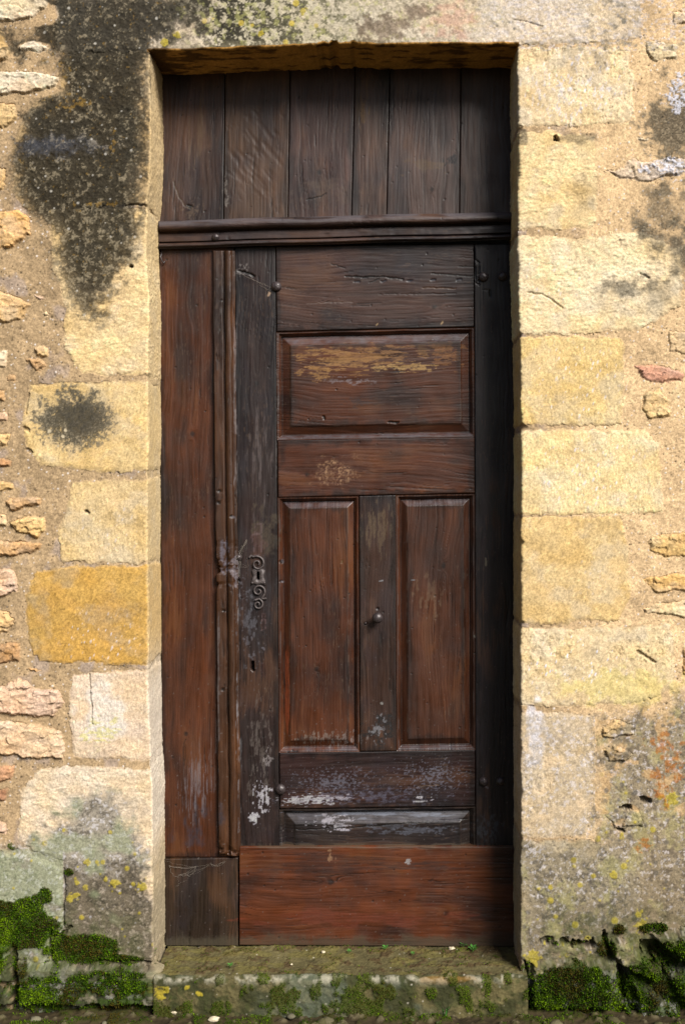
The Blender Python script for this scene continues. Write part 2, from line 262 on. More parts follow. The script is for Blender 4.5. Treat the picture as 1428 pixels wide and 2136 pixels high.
def paint_wall(px, py, rv, sid, ed):
    """albedo, relief in metres, moss density for points of the unrolled wall; rv = metres into the reveal"""
    n = len(px)
    f1 = fbm(px / 90, py / 90, 101, 4); f2 = fbm(px / 22, py / 22, 102, 4); f3 = fbm(px / 6, py / 6, 103, 3); f4 = fbm(px / 2.6, py / 2.6, 104, 2)
    rel = np.zeros(n)
    # mortar: sandy, gritty
    mcol = lin((186, 157, 110))
    rightside = ss(1100, 1250, px)
    C = mcol[None, :] * (1 + 0.15 * f1 + 0.16 * f2 + 0.13 * f3 + 0.12 * f4)[:, None] * (1 + 0.60 * rightside)[:, None]
    C = mix(C, lin((178, 160, 140)), 0.5 * ss(0.25, 0.7, fbm(px / 45, py / 60, 105, 3)) * (1 - rightside))
    rel += -0.0007 + 0.0026 * fbm(px / 40, py / 40, 106, 4) * (1 - .4 * rightside) + 0.0006 * f3 + 0.0004 * f4
    g = spots(px, py, 9, 107, 0.35, 0.8, 2.1, 1.2) * ss(-.4, .5, fbm(px / 60, py / 60, 108, 2) + .25)
    C = mix(C, lin((70, 58, 40)), 0.85 * g); rel -= 0.0016 * g
    g = spots(px, py, 12, 111, 0.35, 0.8, 2.2, 1.2); C = mix(C, lin((245, 232, 205)), 0.8 * g); rel += 0.001 * g
    mort = sid == 0
    for i, s in enumerate(ST, 1):
        k = np.nonzero(sid == i)[0]
        if not len(k): continue
        x, y, e = px[k], py[k], ed[k]; sx = i * 7.3
        a1 = fbm(x / 70 + sx, y / 45, 200 + i, 4); a2 = f2[k]; a3 = f3[k]; a4 = f4[k]
        c = s['col'][None, :] * (1 + 0.12 * a1 + 0.09 * a2 + 0.10 * a3 + 0.09 * a4)[:, None]
        c = c * (1 + np.array([0.0, -0.045, -0.16])[None, :] * (fbm(x / 55 + sx, y / 40, 300 + i, 3))[:, None])
        c = mix(c, c.mean(1).mean() * np.array([1.14, 1.03, .72]), .30 * ss(-.1, .7, fbm(x / 48 - sx, y / 40, 330 + i, 4) + .3 * a2)); c = mix(c, c.mean(0) * np.array([1.18, 1.13, 1.08]), .5 * ss(.1, .8, fbm(x / 36 + sx, y / 30, 360 + i, 4)))
        prof = ss(0, s['ew'], e); am = s['amp']
        r = s['h'] * prof; t = s['tex']
        if t == 'dressed':
            st = sfbm((x + .45 * y) / 3.6, (y - .2 * x) / 15, 400 + i, 3); r += 0.0006 * st + 0.0004 * a3 + .0007 * a2; c *= (1 + 0.08 * st)[:, None]
        if t in ('dressed', 'fine', 'pitted'):            # strokes of the mason's point, each block its own way
            ca, sa = math.cos(1.9 + .5 * math.sin(i * 2.3)), math.sin(1.9 + .5 * math.sin(i * 2.3)); tm = spots((x * ca + y * sa) * .30, -x * sa + y * ca, 7, 620 + i, .45, .7, 2.0, 1.0) * ss(-.4, .4, a1)
            r -= .0011 * tm; c *= (1 - .16 * tm)[:, None]
        if t == 'rough':
            bd = sfbm((x + 6 * a2) / 46, (y + .18 * x + 6 * a2) / 5, 640 + i, 3); r += .0011 * bd * ss(-.5, .3, a2); c *= (1 + .07 * bd)[:, None]
        if t == 'dressed': pass
        elif t == 'fine':
            st = sfbm(x / 2.8, y / 8, 400 + i, 3); r += 0.0006 * st + 0.0005 * a3 + .0008 * a2; c *= (1 + 0.06 * st)[:, None]
        elif t == 'rough':
            st = fbm(x / 9, y / 6, 400 + i, 5, .62); pt = ss(-.4, .5, a1); r += (0.0010 * st * (.3 + pt) + 0.0005 * a3 + 0.0008 * a2) * am; c *= (1 + 0.08 * st)[:, None]
        elif t == 'pitted':
            st = fbm(x / 10, y / 12, 400 + i, 4); pit = ss(.25, .7, fbm(x / 5, y / 7, 500 + i, 3)); pt = ss(-.5, .4, a1); r += (0.0007 * st - 0.0014 * pit * pt + 0.0008 * a2) * am; c *= (1 - 0.24 * pit * pt + 0.08 * st)[:, None]
        elif t == 'worn':
            st = fbm(x / 8, y / 8, 400 + i, 4); r += 0.0010 * st + 0.0006 * a3 + 0.0012 * a2
        else:
            rid = 1 - np.abs(fbm(x / 26 + .4 * y / 26, y / 15, 400 + i, 4)); vx, vy, va, vb, vc = voro(x * .8 + 5 * a2 + .3 * y, y * 1.25 + 4 * a3, 22, 600 + i); fac = (vx * va + vy * vb) * .00045 + vc * .004
            r += (0.0035 * (rid - .6) + fac + 0.0009 * a3 + .0010 * a2) * prof; c *= (1 + .12 * vc)[:, None]; r -= .0025 * ss(3.2, 1, e)
            c *= (1 + 0.16 * (rid - .65))[:, None]; c = mix(c, lin((196, 146, 88)), 0.3 * ss(.1, .7, a1))
        c = mix(c, mcol * (1 + .3 * rightside[k].mean()), 0.55 * (1 - ss(0, 5, e + 2.5 * a2)))      # mortar smeared on the arris
        C[k] = c; rel[k] = r
    dress = ~mort
    st_n = fbm(px / 16, py / 16, 120, 4)
    pale = lin((252, 236, 206)); white = lin((240, 236, 226))
    # lime-white flecks
    wz = np.zeros(n)
    for (cx, cy, rx, ry, a) in ((1200, 800, 130, 110, .5), (1230, 985, 160, 100, .55), (1200, 180, 130, 90, .8), (1200, 1390, 130, 90, .9), (1150, 590, 90, 90, .35), (210, 1330, 110, 70, .6), (230, 1100, 100, 70, .3), (1250, 1200, 80, 60, .3)):
        wz = np.maximum(wz, a * ss(0, .5, ell(px, py, cx, cy, rx, ry)))
    fl = spots(px + .25 * py, py * .45, 7, 121, 0.42, 0.6, 2.3, 1.0)
    C = mix(C, white, 1.0 * fl * wz * ss(-.5, .3, st_n + .1)); rel += .0006 * fl * wz
    wc = ss(.25, .8, sfbm(px / 5, py / 11, 122, 3)) * ss(.0, .6, ell(px, py, 1190, 180, 135, 90) + .4 * st_n)
    C = mix(C, lin((236, 226, 208)), .7 * wc)
    # pale lichen wash on particular blocks
    m = ss(0, .5, ell(px, py, 215, 1490, 60, 80) + .35 * f2); C = mix(C, lin((236, 230, 206)), .5 * m)
    m = ss(0, .5, ell(px, py, 210, 1530, 45, 45) + .6 * f2); C = mix(C, lin((216, 206, 90)), .55 * m * ss(-.3, .4, sfbm(px / 9, py / 4, 123, 3)))
    m = ss(-.1, .4, ell(px, py, 1115, 1530, 22, 70) + .5 * f2); C = mix(C, lin((232, 232, 226)), .6 * m)
    m = ss(0, .5, ell(px, py, 1300, 1430, 120, 50) + .6 * f2); C = mix(C, lin((226, 206, 104)), .45 * m)
    # whitened plaster on the reveal, left
    inrev = ss(0.0005, 0.007, rv)
    lr = inrev * (px < 700) * (py > 112)
    C = mix(C, lin((228, 200, 140))[None, :].repeat(1, 0)[0], .55 * lr); C = mix(C, lin((236, 226, 200)), .5 * lr * ss(1300, 1480, py) * (1 - ss(1700, 1830, py)))
    C = mix(C, lin((150, 138, 104)), .7 * lr * ss(1720, 1900, py + 60 * f1))
    # ---------------- lichen: black crust over the left top
    so = np.nonzero((px < 620) & (py < 760))[0]
    x, y = px[so], py[so]
    d = sdp(x + 14 * f2[so] + 5 * f3[so], y + 18 * f2[so] + 5 * f3[so], STAIN)
    bl = ss(34 + 22 * ss(500, 650, y), -46 - 30 * ss(500, 650, y), d) * (1 - inrev[so] * ss(150, 240, y) * .9)
    for (cx, cy, rx, ry) in ((60, 30, 75, 30), (60, 175, 85, 32), (72, 96, 40, 12), (20, 480, 60, 55)):
        bl *= 1 - .9 * ss(0, .25, ell(x, y, cx, cy, rx, ry) + .12 * f2[so])
    crust = fbm(x / 11, y / 11, 131, 5, .62); fine = fbm(x / 3.2, y / 3.2, 132, 3)
    dk = lin((44, 41, 29))[None, :] * (1 + .5 * crust + .45 * fine)[:, None].clip(.15)
    lt = lin((134, 122, 92)); dk = mix(dk, lt, .9 * ss(.26, .95, crust * 1.1 + fine * .6 + .28 * ss(330, 520, y) - .08 + .35 * ell(x, y, 210, 270, 70, 60).clip(0, 1)))
    dk = mix(dk, lin((140, 108, 40)), .65 * ss(.15, .6, fbm(x / 7, y / 7, 133, 4) - .55 + .9 * np.maximum.reduce([ell(x, y, 115, 150, 40, 60), ell(x, y, 150, 215, 60, 30), ell(x, y, 200, 425, 100, 9), ell(x, y, 240, 300, 16, 40)]).clip(0, 1)))
    dk = mix(dk, lin((74, 86, 100)), .32 * ss(-.2, .8, ell(x, y, 100, 305, 120, 24) + .8 * crust))
    sp = spots(x, y, 26, 134, .4, .8, 3, 1.2); dk = mix(dk, lin((190, 184, 160)), .8 * sp)
    C[so] = C[so] + (dk - C[so]) * (bl * .35 + .65 * ss(-.7, .7, crust * .8 + fine * .4 + 3.2 * bl - 1.6) * ss(0, .15, bl))[:, None] * .96
    rel[so] += bl * (.0012 * crust + .0008 * fine)
    # lintel: grey-green lichen fading to warm pale on the right, pink patches, yellow rosettes
    lo = np.nonzero((py < 108) & (px > 330) & (px < 1500))[0]; x, y = px[lo], py[lo]
    cr = fbm(x / 13, y / 11, 135, 5, .6); fn = fbm(x / 3.5, y / 3.5, 136, 3)
    gm = (1 - ss(560, 1120, x + 60 * fbm(x / 50, y / 40, 137, 3)))
    c = C[lo]
    c = mix(c, lin((190, 180, 142)), .8 * gm); c = mix(c, lin((122, 116, 82)), gm * ss(-.15, .45, cr * .8 + fn * .4))
    c = mix(c, lin((62, 58, 42)), (1 - ss(470, 760, x)) * ss(-.1, .4, cr * .8 + fn * .4 + .35 * (1 - ss(400, 640, x))))
    c = mix(c, lin((178, 174, 100)), .5 * ss(.2, .6, fbm(x / 9, y / 9, 138, 4) - .15 + .5 * ell(x, y, 540, 40, 130, 60).clip(0, 1)) * ss(0, .2, gm))
    c = mix(c, lin((205, 150, 120)), .5 * ss(.05, .6, ell(x, y, 935, 50, 70, 60) * .7 + .4 * fbm(x / 20, y / 14, 139, 3)))
    c = mix(c, lin((120, 100, 78)), .7 * ss(.05, .5, np.maximum(ell(x, y, 800, 60, 75, 35), ell(x, y, 870, 25, 45, 20)) + .5 * cr))
    c = mix(c, lin((222, 214, 200)), .45 * ss(.1, .5, sfbm(x / 8, y / 5, 140, 3)) * ss(940, 1060, x))
    c = mix(c, lin((120, 116, 96)), .7 * spots(x, y, 30, 141, .5, 1.2, 5, 2) * ss(900, 1050, x))
    c = mix(c, lin((120, 116, 98)), .55 * ss(.1, .6, cr) * ss(1180, 1250, x) * (1 - ss(1300, 1330, x)))
    ys = spots(x, y, 34, 142, .35, 2, 7, 2) * (1 - ss(640, 700, x)); c = mix(c, lin((205, 180, 70)), .85 * ys)
    c = mix(c, lin((150, 138, 102)), .5 * ss(78, 96, y) * ss(.0, .3, cr + .1) )
    frontm = (rv[lo] < .003).astype(float)
    C[lo] = C[lo] + (c - C[lo]) * (frontm * ss(325, 470, x + 40 * cr))[:, None]
    # soffit: ochre, darker at the ends
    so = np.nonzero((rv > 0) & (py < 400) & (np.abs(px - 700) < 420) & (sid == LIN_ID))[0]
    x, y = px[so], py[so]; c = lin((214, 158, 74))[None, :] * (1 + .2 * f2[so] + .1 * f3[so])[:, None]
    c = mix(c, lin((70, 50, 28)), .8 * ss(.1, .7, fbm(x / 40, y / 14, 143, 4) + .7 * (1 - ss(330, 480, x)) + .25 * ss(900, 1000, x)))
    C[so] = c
    # ---------------- the round stain on the yellow block and other dark blots
    for (cx, cy, rx, ry, a, sfy) in ((160, 872, 84, 70, 1.0, .22), (1305, 597, 62, 24, .75, .5), (1385, 515, 95, 66, .85, .6), (1420, 545, 60, 60, .5, .6), (1405, 255, 64, 100, .95, .5), (1215, 415, 40, 45, .4, .7), (1370, 600, 60, 40, .5, .6), (1410, 410, 50, 24, .7, .6), (1330, 30, 60, 50, .3, .7), (1250, 130, 26, 30, .4, .6), (1190, 130, 20, 26, .35, .6), (1200, 290, 55, 10, .65, .5), (1093, 290, 10, 14, .8, .5), (1340, 640, 80, 26, .3, .6), (1380, 440, 70, 70, .7, .6)):
        k = np.nonzero((np.abs(px - cx) < rx * 1.5) & (np.abs(py - cy) < ry * 1.5))[0]; x, y = px[k], py[k]
        m = a * ss(0, sfy + .1, ell(x + 9 * f2[k] + 3 * f3[k], y + 11 * f2[k], cx, cy, rx * 1.08, ry * 1.08) + .20 * f3[k] + .16 * f4[k] + (.5 if cx > 1000 else .12) * f2[k] + (.35 * f1[k] if cx > 1000 else 0))
        dk = lin((76, 72, 56))[None, :] * (1 + .35 * f3[k] + .3 * f4[k])[:, None]; dk = mix(dk, lin((150, 136, 104)), .5 * ss(.2, .8, f4[k] + .5 * f3[k]))
        C[k] = C[k] + (dk - C[k]) * (m * .92)[:, None]
    k = np.nonzero((np.abs(px - 162) < 80) & (np.abs(py - 868) < 70))[0]; m = ss(.1, .6, ell(px[k] + 8 * f2[k], py[k] + 8 * f3[k], 166, 866, 68, 54) + .2 * f2[k] + .15 * f3[k]); C[k] = mix(C[k], lin((62, 58, 46)), .75 * m * ss(-.9, .2, f4[k] + f3[k]))
    for (cx, cy, r) in ((137, 897, 5), (104, 899, 4), (132, 910, 4), (122, 930, 3)):
        m = ss(0, .5, ell(px, py, cx, cy, r, r * 1.3) + .4 * f3); C = mix(C, lin((214, 196, 150)), .9 * m)
    # white crusty lichen on the right-edge stones
    for (cx, cy, rx, ry) in ((1400, 350, 60, 22), (1415, 200, 30, 50), (1345, 352, 30, 14)):
        m = ss(0, .3, ell(px, py, cx, cy, rx, ry) + .6 * fbm(px / 9, py / 9, 151, 4) - .1); m = m * ss(-.45, .2, fbm(px / 4, py / 4, 163, 3)); C = mix(C, lin((216, 214, 206)), .85 * m); rel += .002 * m
    # ---------------- weathering near the ground: grey, green and yellow crusts
    gr = fbm(px / 8, py / 8, 152, 5, .62); gf = fbm(px / 3.0, py / 3.0, 159, 2)
    def crust_col(mid, dark, light, wd, wl):
        g = lin(mid)[None, :] * (1 + .22 * gr + .16 * gf)[:, None]
        g = mix(g, lin(dark), .85 * ss(.0, .42, gr * .75 + .5 * f2 + gf * .3 + wd)); return mix(g, lin(light), .75 * ss(.12, .5, fbm(px / 7, py / 7, 153, 4, .6) + .25 * gf + wl))
    kl = np.nonzero((px < 420) & (py > 1560))[0]; low_l = np.zeros(n)
    low_l[kl] = ss(16, -26, sdp(px[kl] + 26 * f2[kl] + 7 * f3[kl], py[kl] + 26 * f1[kl] + 12 * f2[kl], [(130, 1690), (150, 1655), (215, 1632), (262, 1690), (300, 1770), (330, 1830), (330, 2020), (-60, 2020), (-60, 1790), (60, 1770)])) * (1 - .6 * inrev[kl])
    dk8 = ss(1775, 1850, py + 30 * f2) * ss(128, 142, px)
    gcol = crust_col((160, 150, 124), (92, 86, 70), (212, 206, 190), -.08, -.12); g2 = crust_col((104, 94, 70), (50, 46, 35), (164, 150, 122), .06, -.25)
    gcol = gcol + (g2 - gcol) * dk8[:, None]; gcol = mix(gcol, lin((150, 160, 112)), .55 * ss(-.2, .5, fbm(px / 50, py / 40, 154, 3) + .8 * (px < 132) * (py > 1770)))
    C = C + (gcol - C) * (low_l * .94)[:, None]
    kr = np.nonzero((px > 1000) & (py > 1400))[0]; low_r = np.zeros(n)
    low_r[kr] = ss(14, -40, sdp(px[kr] + 26 * f2[kr] + 6 * f3[kr], py[kr] + 30 * f1[kr] + 14 * f2[kr], [(1060, 1752), (1225, 1748), (1240, 1600), (1236, 1490), (1330, 1478), (1415, 1440), (2300, 1440), (2300, 2140), (1060, 2140)])) * (1 - inrev[kr])
    gcol = crust_col((154, 140, 106), (84, 78, 64), (206, 198, 182), .0, -.12)
    g2 = crust_col((120, 106, 76), (66, 60, 44), (170, 156, 126), .05, -.25); gcol = gcol + (g2 - gcol) * (ss(1790, 1960, py + 60 * f1 + .25 * (px - 1250)) * .75)[:, None]
    gcol = mix(gcol, lin((170, 162, 96)), .55 * ss(.05, .75, fbm(px / 36, py / 44, 156, 4) + .25 * f3 - .05)); gcol = mix(gcol, lin((214, 172, 108)), .6 * ss(.2, .6, fbm(px / 30, py / 26, 162, 4)) * (1 - ss(1700, 1760, py)))
    C = C + (gcol - C) * (low_r * .9)[:, None]
    r9 = ss(1484, 1500, py) * (1 - ss(1735, 1750, py)) * (px > 1086) * (px < 1240) * (1 - inrev)
    gcol = crust_col((196, 176, 134), (140, 130, 112), (226, 220, 208), -.2, -.05); C = C + (gcol - C) * (r9 * .6 * ss(-.5, .2, f2 + .2))[:, None]
    C = mix(C, lin((112, 104, 84)), .7 * spots(px, py, 18, 157, .5, 1.5, 5.5, 2.5) * (low_r * .8 + .35 * ss(1490, 1520, py) * (px > 1000)) * (1 - inrev))
    C = mix(C, lin((204, 198, 184)), .5 * spots(px, py, 22, 158, .3, .8, 3.2, 2) * np.maximum(low_r, low_l) * (1 - inrev))
    # yellow and orange rosettes
    yl = spots(px, py, 30, 160, .36, 2, 7.5, 2.5) * np.maximum(low_l * ss(1700, 1780, py), low_r * ss(1560, 1640, py)) * (1 - inrev)
    yl = yl * ss(-.7, -.1, f3 + .3)
    for (cx, cy, r) in ((183, 1797, 8), (201, 1797, 5), (148, 1870, 11), (160, 1838, 8), (238, 1840, 12), (295, 1850, 10), (1335, 1932, 15), (1278, 1824, 9), (1110, 1996, 18), (1398, 1668, 18), (230, 1736, 5), (134, 1730, 5), (220, 1835, 7), (1330, 1905, 9), (345, 90, 9), (368, 75, 8), (545, 71, 6), (632, 25, 8), (320, 2055, 14), (355, 2075, 8), (422, 2068, 7), (160, 1868, 9)):
        yl = np.maximum(yl, ss(0, .35, ell(px, py, cx, cy, r, r) + .5 * f3 + .2 * f2))
    C = mix(C, lin((186, 166, 52)), .8 * yl); rel += .001 * yl
    org = ss(.05, .4, np.maximum.reduce([ell(px, py, 1385, 1560, 34, 36), ell(px, py, 1380, 1630, 24, 60), ell(px, py, 1410, 1600, 24, 40), ell(px, py, 1345, 1762, 18, 14)]) * .7 + .7 * fbm(px / 10, py / 10, 161, 4) - .12)
    C = mix(C, lin((176, 108, 36)), .72 * org * ss(-.5, .3, f3 + .3))
    # ---------------- cracks, drilled holes and slots
    def carve(pts, wd, dep, dark=.75):
        nonlocal C, rel
        pts = np.asarray(pts, float); x0, y0 = pts.min(0) - 12; x1, y1 = pts.max(0) + 12
        k = np.nonzero((px > x0) & (px < x1) & (py > y0) & (py < y1))[0]; x, y = px[k] + 1.2 * f3[k] + .9 * wd * f2[k], py[k] + (1.2 + .7 * wd) * f2[k] + .5 * wd * f3[k]
        dd = np.full(len(k), 1e9)
        for (ax, ay), (bx, by) in zip(pts[:-1], pts[1:]):
            ex, ey = bx - ax, by - ay; t = np.clip(((x - ax) * ex + (y - ay) * ey) / (ex * ex + ey * ey + 1e-9), 0, 1)
            dd = np.minimum(dd, np.hypot(x - ax - ex * t, y - ay - ey * t))
        m = ss(wd, wd * .3, dd); rel[k] -= dep * m; C[k] = mix(C[k], lin((58, 48, 32)), dark * m)
    carve([(187, 1405), (190, 1440), (194, 1510)], 1.6, .003); carve([(262, 429), (307, 427)], 3.2, .006); carve([(268, 437), (308, 434)], 1.5, .001, .0)
    carve([(1157, 288), (1159, 289)], 6.5, .02, .9); carve([(180, 1066), (184, 1070)], 5, .008, .9); carve([(273, 556), (275, 557)], 6, .012, .95)
    carve([(1125, 1960), (1150, 1962)], 8, .014); carve([(1172, 1964), (1232, 1966)], 10, .02, .8); carve([(1256, 1940), (1262, 1960)], 5, .012)
    carve([(1296, 1684), (1312, 1686)], 8, .02, .85); carve([(1340, 1670), (1356, 1674)], 7, .016); carve([(1288, 1728), (1296, 1732)], 5, .012)
    carve([(1330, 1360), (1352, 1372), (1362, 1378)], 4, .006, .5); carve([(1336, 572), (1352, 580)], 3, .004); carve([(1070, 40), (1100, 44), (1130, 54)], 2, .003, .6)
    carve([(1170, 640), (1140, 618), (1100, 610)], 3, .004, .2); carve([(134, 1812), (135, 1870), (134, 1930)], 2.5, .006, .6); carve([(200, 2004), (340, 2004)], 4, .012, .85); carve([(108, 1945), (106, 1985), (112, 2004)], 5, .015, .85); carve([(32, 1975), (34, 2030), (32, 2096)], 7, .02, .9); carve([(110, 1960), (150, 1935)], 5, .012, .8)
    carve([(1345, 1972), (1385, 1995), (1440, 2030)], 30, .035, .5); carve([(1290, 2015), (1305, 2060), (1330, 2120)], 17, .028, .5); carve([(1400, 2085), (1440, 2110)], 16, .028, .5); carve([(1262, 1950), (1270, 1990)], 9, .015, .6); carve([(1096, 2010), (1098, 2100)], 5, .015, .7)
    carve([(60, 820), (54, 862)], 3, .004, .3); carve([(52, 892), (62, 900)], 5, .006, .5); carve([(56, 935), (70, 948)], 5, .006, .5)
    # ---------------- moss at the foot
    mo = np.zeros(n)
    for (cx, cy, rx, ry, a) in ((30, 1930, 115, 66, 1.5), (90, 1868, 26, 22, 1), (60, 1895, 50, 30, 1), (170, 1978, 95, 38, 1.4), (146, 1818, 12, 9, 1.2), (250, 2000, 80, 14, .9), (20, 2020, 60, 50, .7), (240, 2040, 130, 36, .9), (100, 2060, 100, 44, 1.0), (325, 2000, 18, 28, .6), (200, 2100, 200, 18, .9), (20, 1765, 30, 12, .6),
                            (1190, 2060, 108, 66, 1.5), (1150, 2090, 80, 40, 1), (1262, 1975, 26, 26, 1.1), (1205, 1966, 24, 8, 1.2), (1365, 1935, 40, 14, 1.1), (1330, 2050, 80, 66, 1.1), (1410, 1990, 70, 46, 1.1), (1250, 2090, 120, 40, .9), (1420, 2080, 60, 60, 1.1), (1290, 1940, 14, 18, .9), (1150, 1963, 16, 7, .7)):
        mo = np.maximum(mo, a * ss(-.05, .45, ell(px, py, cx, cy, rx, ry)))
    mo = mo * (1 - .3 * inrev); mo = np.maximum(mo, .5 * ss(1985, 2020, py) * (1 - .6 * inrev)); md = ss(.2, .7, mo * 1.15 + .6 * fbm(px / 20, py / 16, 171, 4) + .3 * f3 - .26) * ss(.02, .2, mo)
    gfm = ss(1850, 2010, py + 30 * f1 + 20 * f2) * (1 - .5 * inrev) * (np.maximum(ss(350, 250, px), ss(1090, 1200, px))); C = mix(C, lin((66, 70, 32)), .8 * ss(1930, 1990, py + 30 * f1) * ss(1270, 1330, px + 30 * f2) * (1 - inrev)); C = mix(C, lin((84, 92, 40)), .6 * gfm * ss(-.5, .4, f2 + .4 * f3 + .2))
    soil = lin((66, 62, 30))[None, :] * (1 + .4 * f2 + .3 * f3)[:, None]
    soil = mix(soil, lin((60, 88, 12)), .7 * ss(-.1, .5, fbm(px / 14, py / 14, 172, 3)))
    C = C + (soil - C) * (md * .95)[:, None]; rel += md * (.004 + .003 * f2)
    foot = ss(1975, 2080, py + 20 * f1) * (1 - inrev); C = mix(C, lin((46, 48, 27)), .92 * foot * ss(-.7, .3, f2 + .3 * f3 + .3)); C = mix(C, lin((150, 146, 126)), .7 * foot * ss(.35, .7, fbm(px / 26, py / 22, 173, 4) + .25 * f3)); C = mix(C, lin((60, 80, 22)), .7 * foot * ss(.1, .5, fbm(px / 18, py / 16, 174, 4)))
    gn = vn(px / 1.9, py / 1.9, 181); C = C * (1 + .15 * gn + .10 * f4 + .08 * vn(px / 4.3, py / 4.3, 182))[:, None].clip(.3); rel += .00018 * gn
    return np.clip(C, .004, .9), rel, md

KW = 0.60      # photograph colour -> albedo under this light

def spaced(a, b, fine0, fine1, fs, cs):
    """positions from a to b, spacing fs between fine0 and fine1 and cs outside"""
    out = []
    if fine0 - a > 1e-6: out.append(np.linspace(a, fine0, max(2, int((fine0 - a) / cs) + 1))[:-1])
    out.append(np.linspace(fine0, fine1, int((fine1 - fine0) / fs) + 1))
    if b - fine1 > 1e-6: out.append(np.linspace(fine1, b, max(2, int((b - fine1) / cs) + 1))[1:])
    return np.concatenate(out)

RAD = 0.006; ARC = RAD * math.pi / 2; REV = 0.27
FS = 1.5                                             # fine spacing in px (about 2 mm)
rows = spaced(-620, 2130, -30, 2130, FS, 5.0)        # py of each row
TOP = 90.0
patches = []
for sgn, efun, far in ((1, ledge, -850), (-1, redge, 2280)):
    e = efun(rows)                                   # px of the arris for each row
    e0 = 312 if sgn > 0 else 1084
    span = abs(far - e0); vis = (e0 + 35) if sgn > 0 else (1428 - e0 + 35)
    sf = -spaced(0, span, 0, vis, FS, 4.0)[::-1] / S                                  # front, metres before the arris
    sr = np.concatenate([np.linspace(0, ARC, 5)[1:], ARC + np.arange(1, int((REV - RAD) / .0035)) * .0035])
    s = np.concatenate([sf - 0.0, sr]); nf = len(sf)
    sr_, s_ = np.meshgrid(rows, s, indexing='ij'); E = np.repeat(e[:, None], len(s), 1)
    # path: front up to -RAD, then the round arris, then the reveal.  Front samples between -RAD and 0 are squeezed before the arc
    sq = np.where(s_ <= 0, np.minimum(s_, 0) - 0.0, s_)
    th = np.clip(s_ / ARC, 0, 1) * math.pi / 2
    fold = (sr_ >= TOP)
    E2 = np.repeat(efun(rows, True)[:, None], len(s), 1); kk = ss(.001, .022, s_)
    ex = WX(E + (E2 - E) * kk, 0)
    fx = np.where(s_ <= 0, s_ - RAD, -RAD + RAD * np.sin(th)); fy = np.where(s_ <= 0, 0, RAD - RAD * np.cos(th)) + np.maximum(0, s_ - ARC)
    X = ex + sgn * fx; Yd = fy
    NX = sgn * np.where(s_ <= 0, 0, np.sin(th)); NY = -np.where(s_ <= 0, 1, np.cos(th))
    PX = E + sgn * (s_ - RAD) * S; PY = sr_
    patches.append(dict(X=X, Y=Yd, Z=WZ(PY, 0), NX=NX, NY=NY, NZ=np.zeros_like(X), PX=PX, PY=PY, RV=np.maximum(0, s_), nf=nf, kind='pier'))
# lintel and soffit: columns across the opening, path from the top down and under
nc = int((1084 - 312) / FS) + 2; t = np.linspace(0, 1, nc)
trow = rows[rows < 85]
# rows down to py 85 follow the piers' rows; the last ones run to the arris of the soffit
tail = np.linspace(0, 1, 12)[1:]
sr = np.concatenate([np.linspace(0, ARC, 5)[1:], ARC + np.arange(1, int((REV - RAD) / .0035)) * .0035])
nr = len(trow) + len(tail) + len(sr)
X = np.zeros((nr, nc)); Y = X.copy(); Z = X.copy(); NY = X.copy(); NZ = X.copy(); PX = X.copy(); PY = X.copy(); RV = X.copy()
tepx = np.interp(t, [0, 1], [312, 1082]); te = tedge(tepx)
for r in range(nr):
    if r < len(trow): py = np.full(nc, trow[r]); sfold = None
    elif r < len(trow) + len(tail): k = tail[r - len(trow)]; last = trow[-1]; py = last + (te - RAD * S - last) * k; sfold = None
    else: sfold = sr[r - len(trow) - len(tail)]; py = te - RAD * S
    l, rr = ledge(py) - RAD * S, redge(py) + RAD * S
    if sfold is None:
        px = l + (rr - l) * t; X[r] = WX(px, 0); Z[r] = WZ(py, 0); NY[r] = -1; PX[r] = px; PY[r] = py
    else:
        ex = 14 * min(1, sfold / .02)
        px = (l - ex) + (rr - l + 2 * ex) * t; th = min(1, sfold / ARC) * math.pi / 2
        X[r] = WX(px, 0); Z[r] = WZ(py, 0) - RAD * math.sin(th); Y[r] = RAD - RAD * math.cos(th) + max(0, sfold - ARC)
        NY[r] = -math.cos(th); NZ[r] = -math.sin(th); PX[r] = px; PY[r] = py + sfold * S; RV[r] = sfold
patches.append(dict(X=X, Y=Y, Z=Z, NX=np.zeros_like(X), NY=NY, NZ=NZ, PX=PX, PY=PY, RV=RV, nf=None, kind='lintel'))

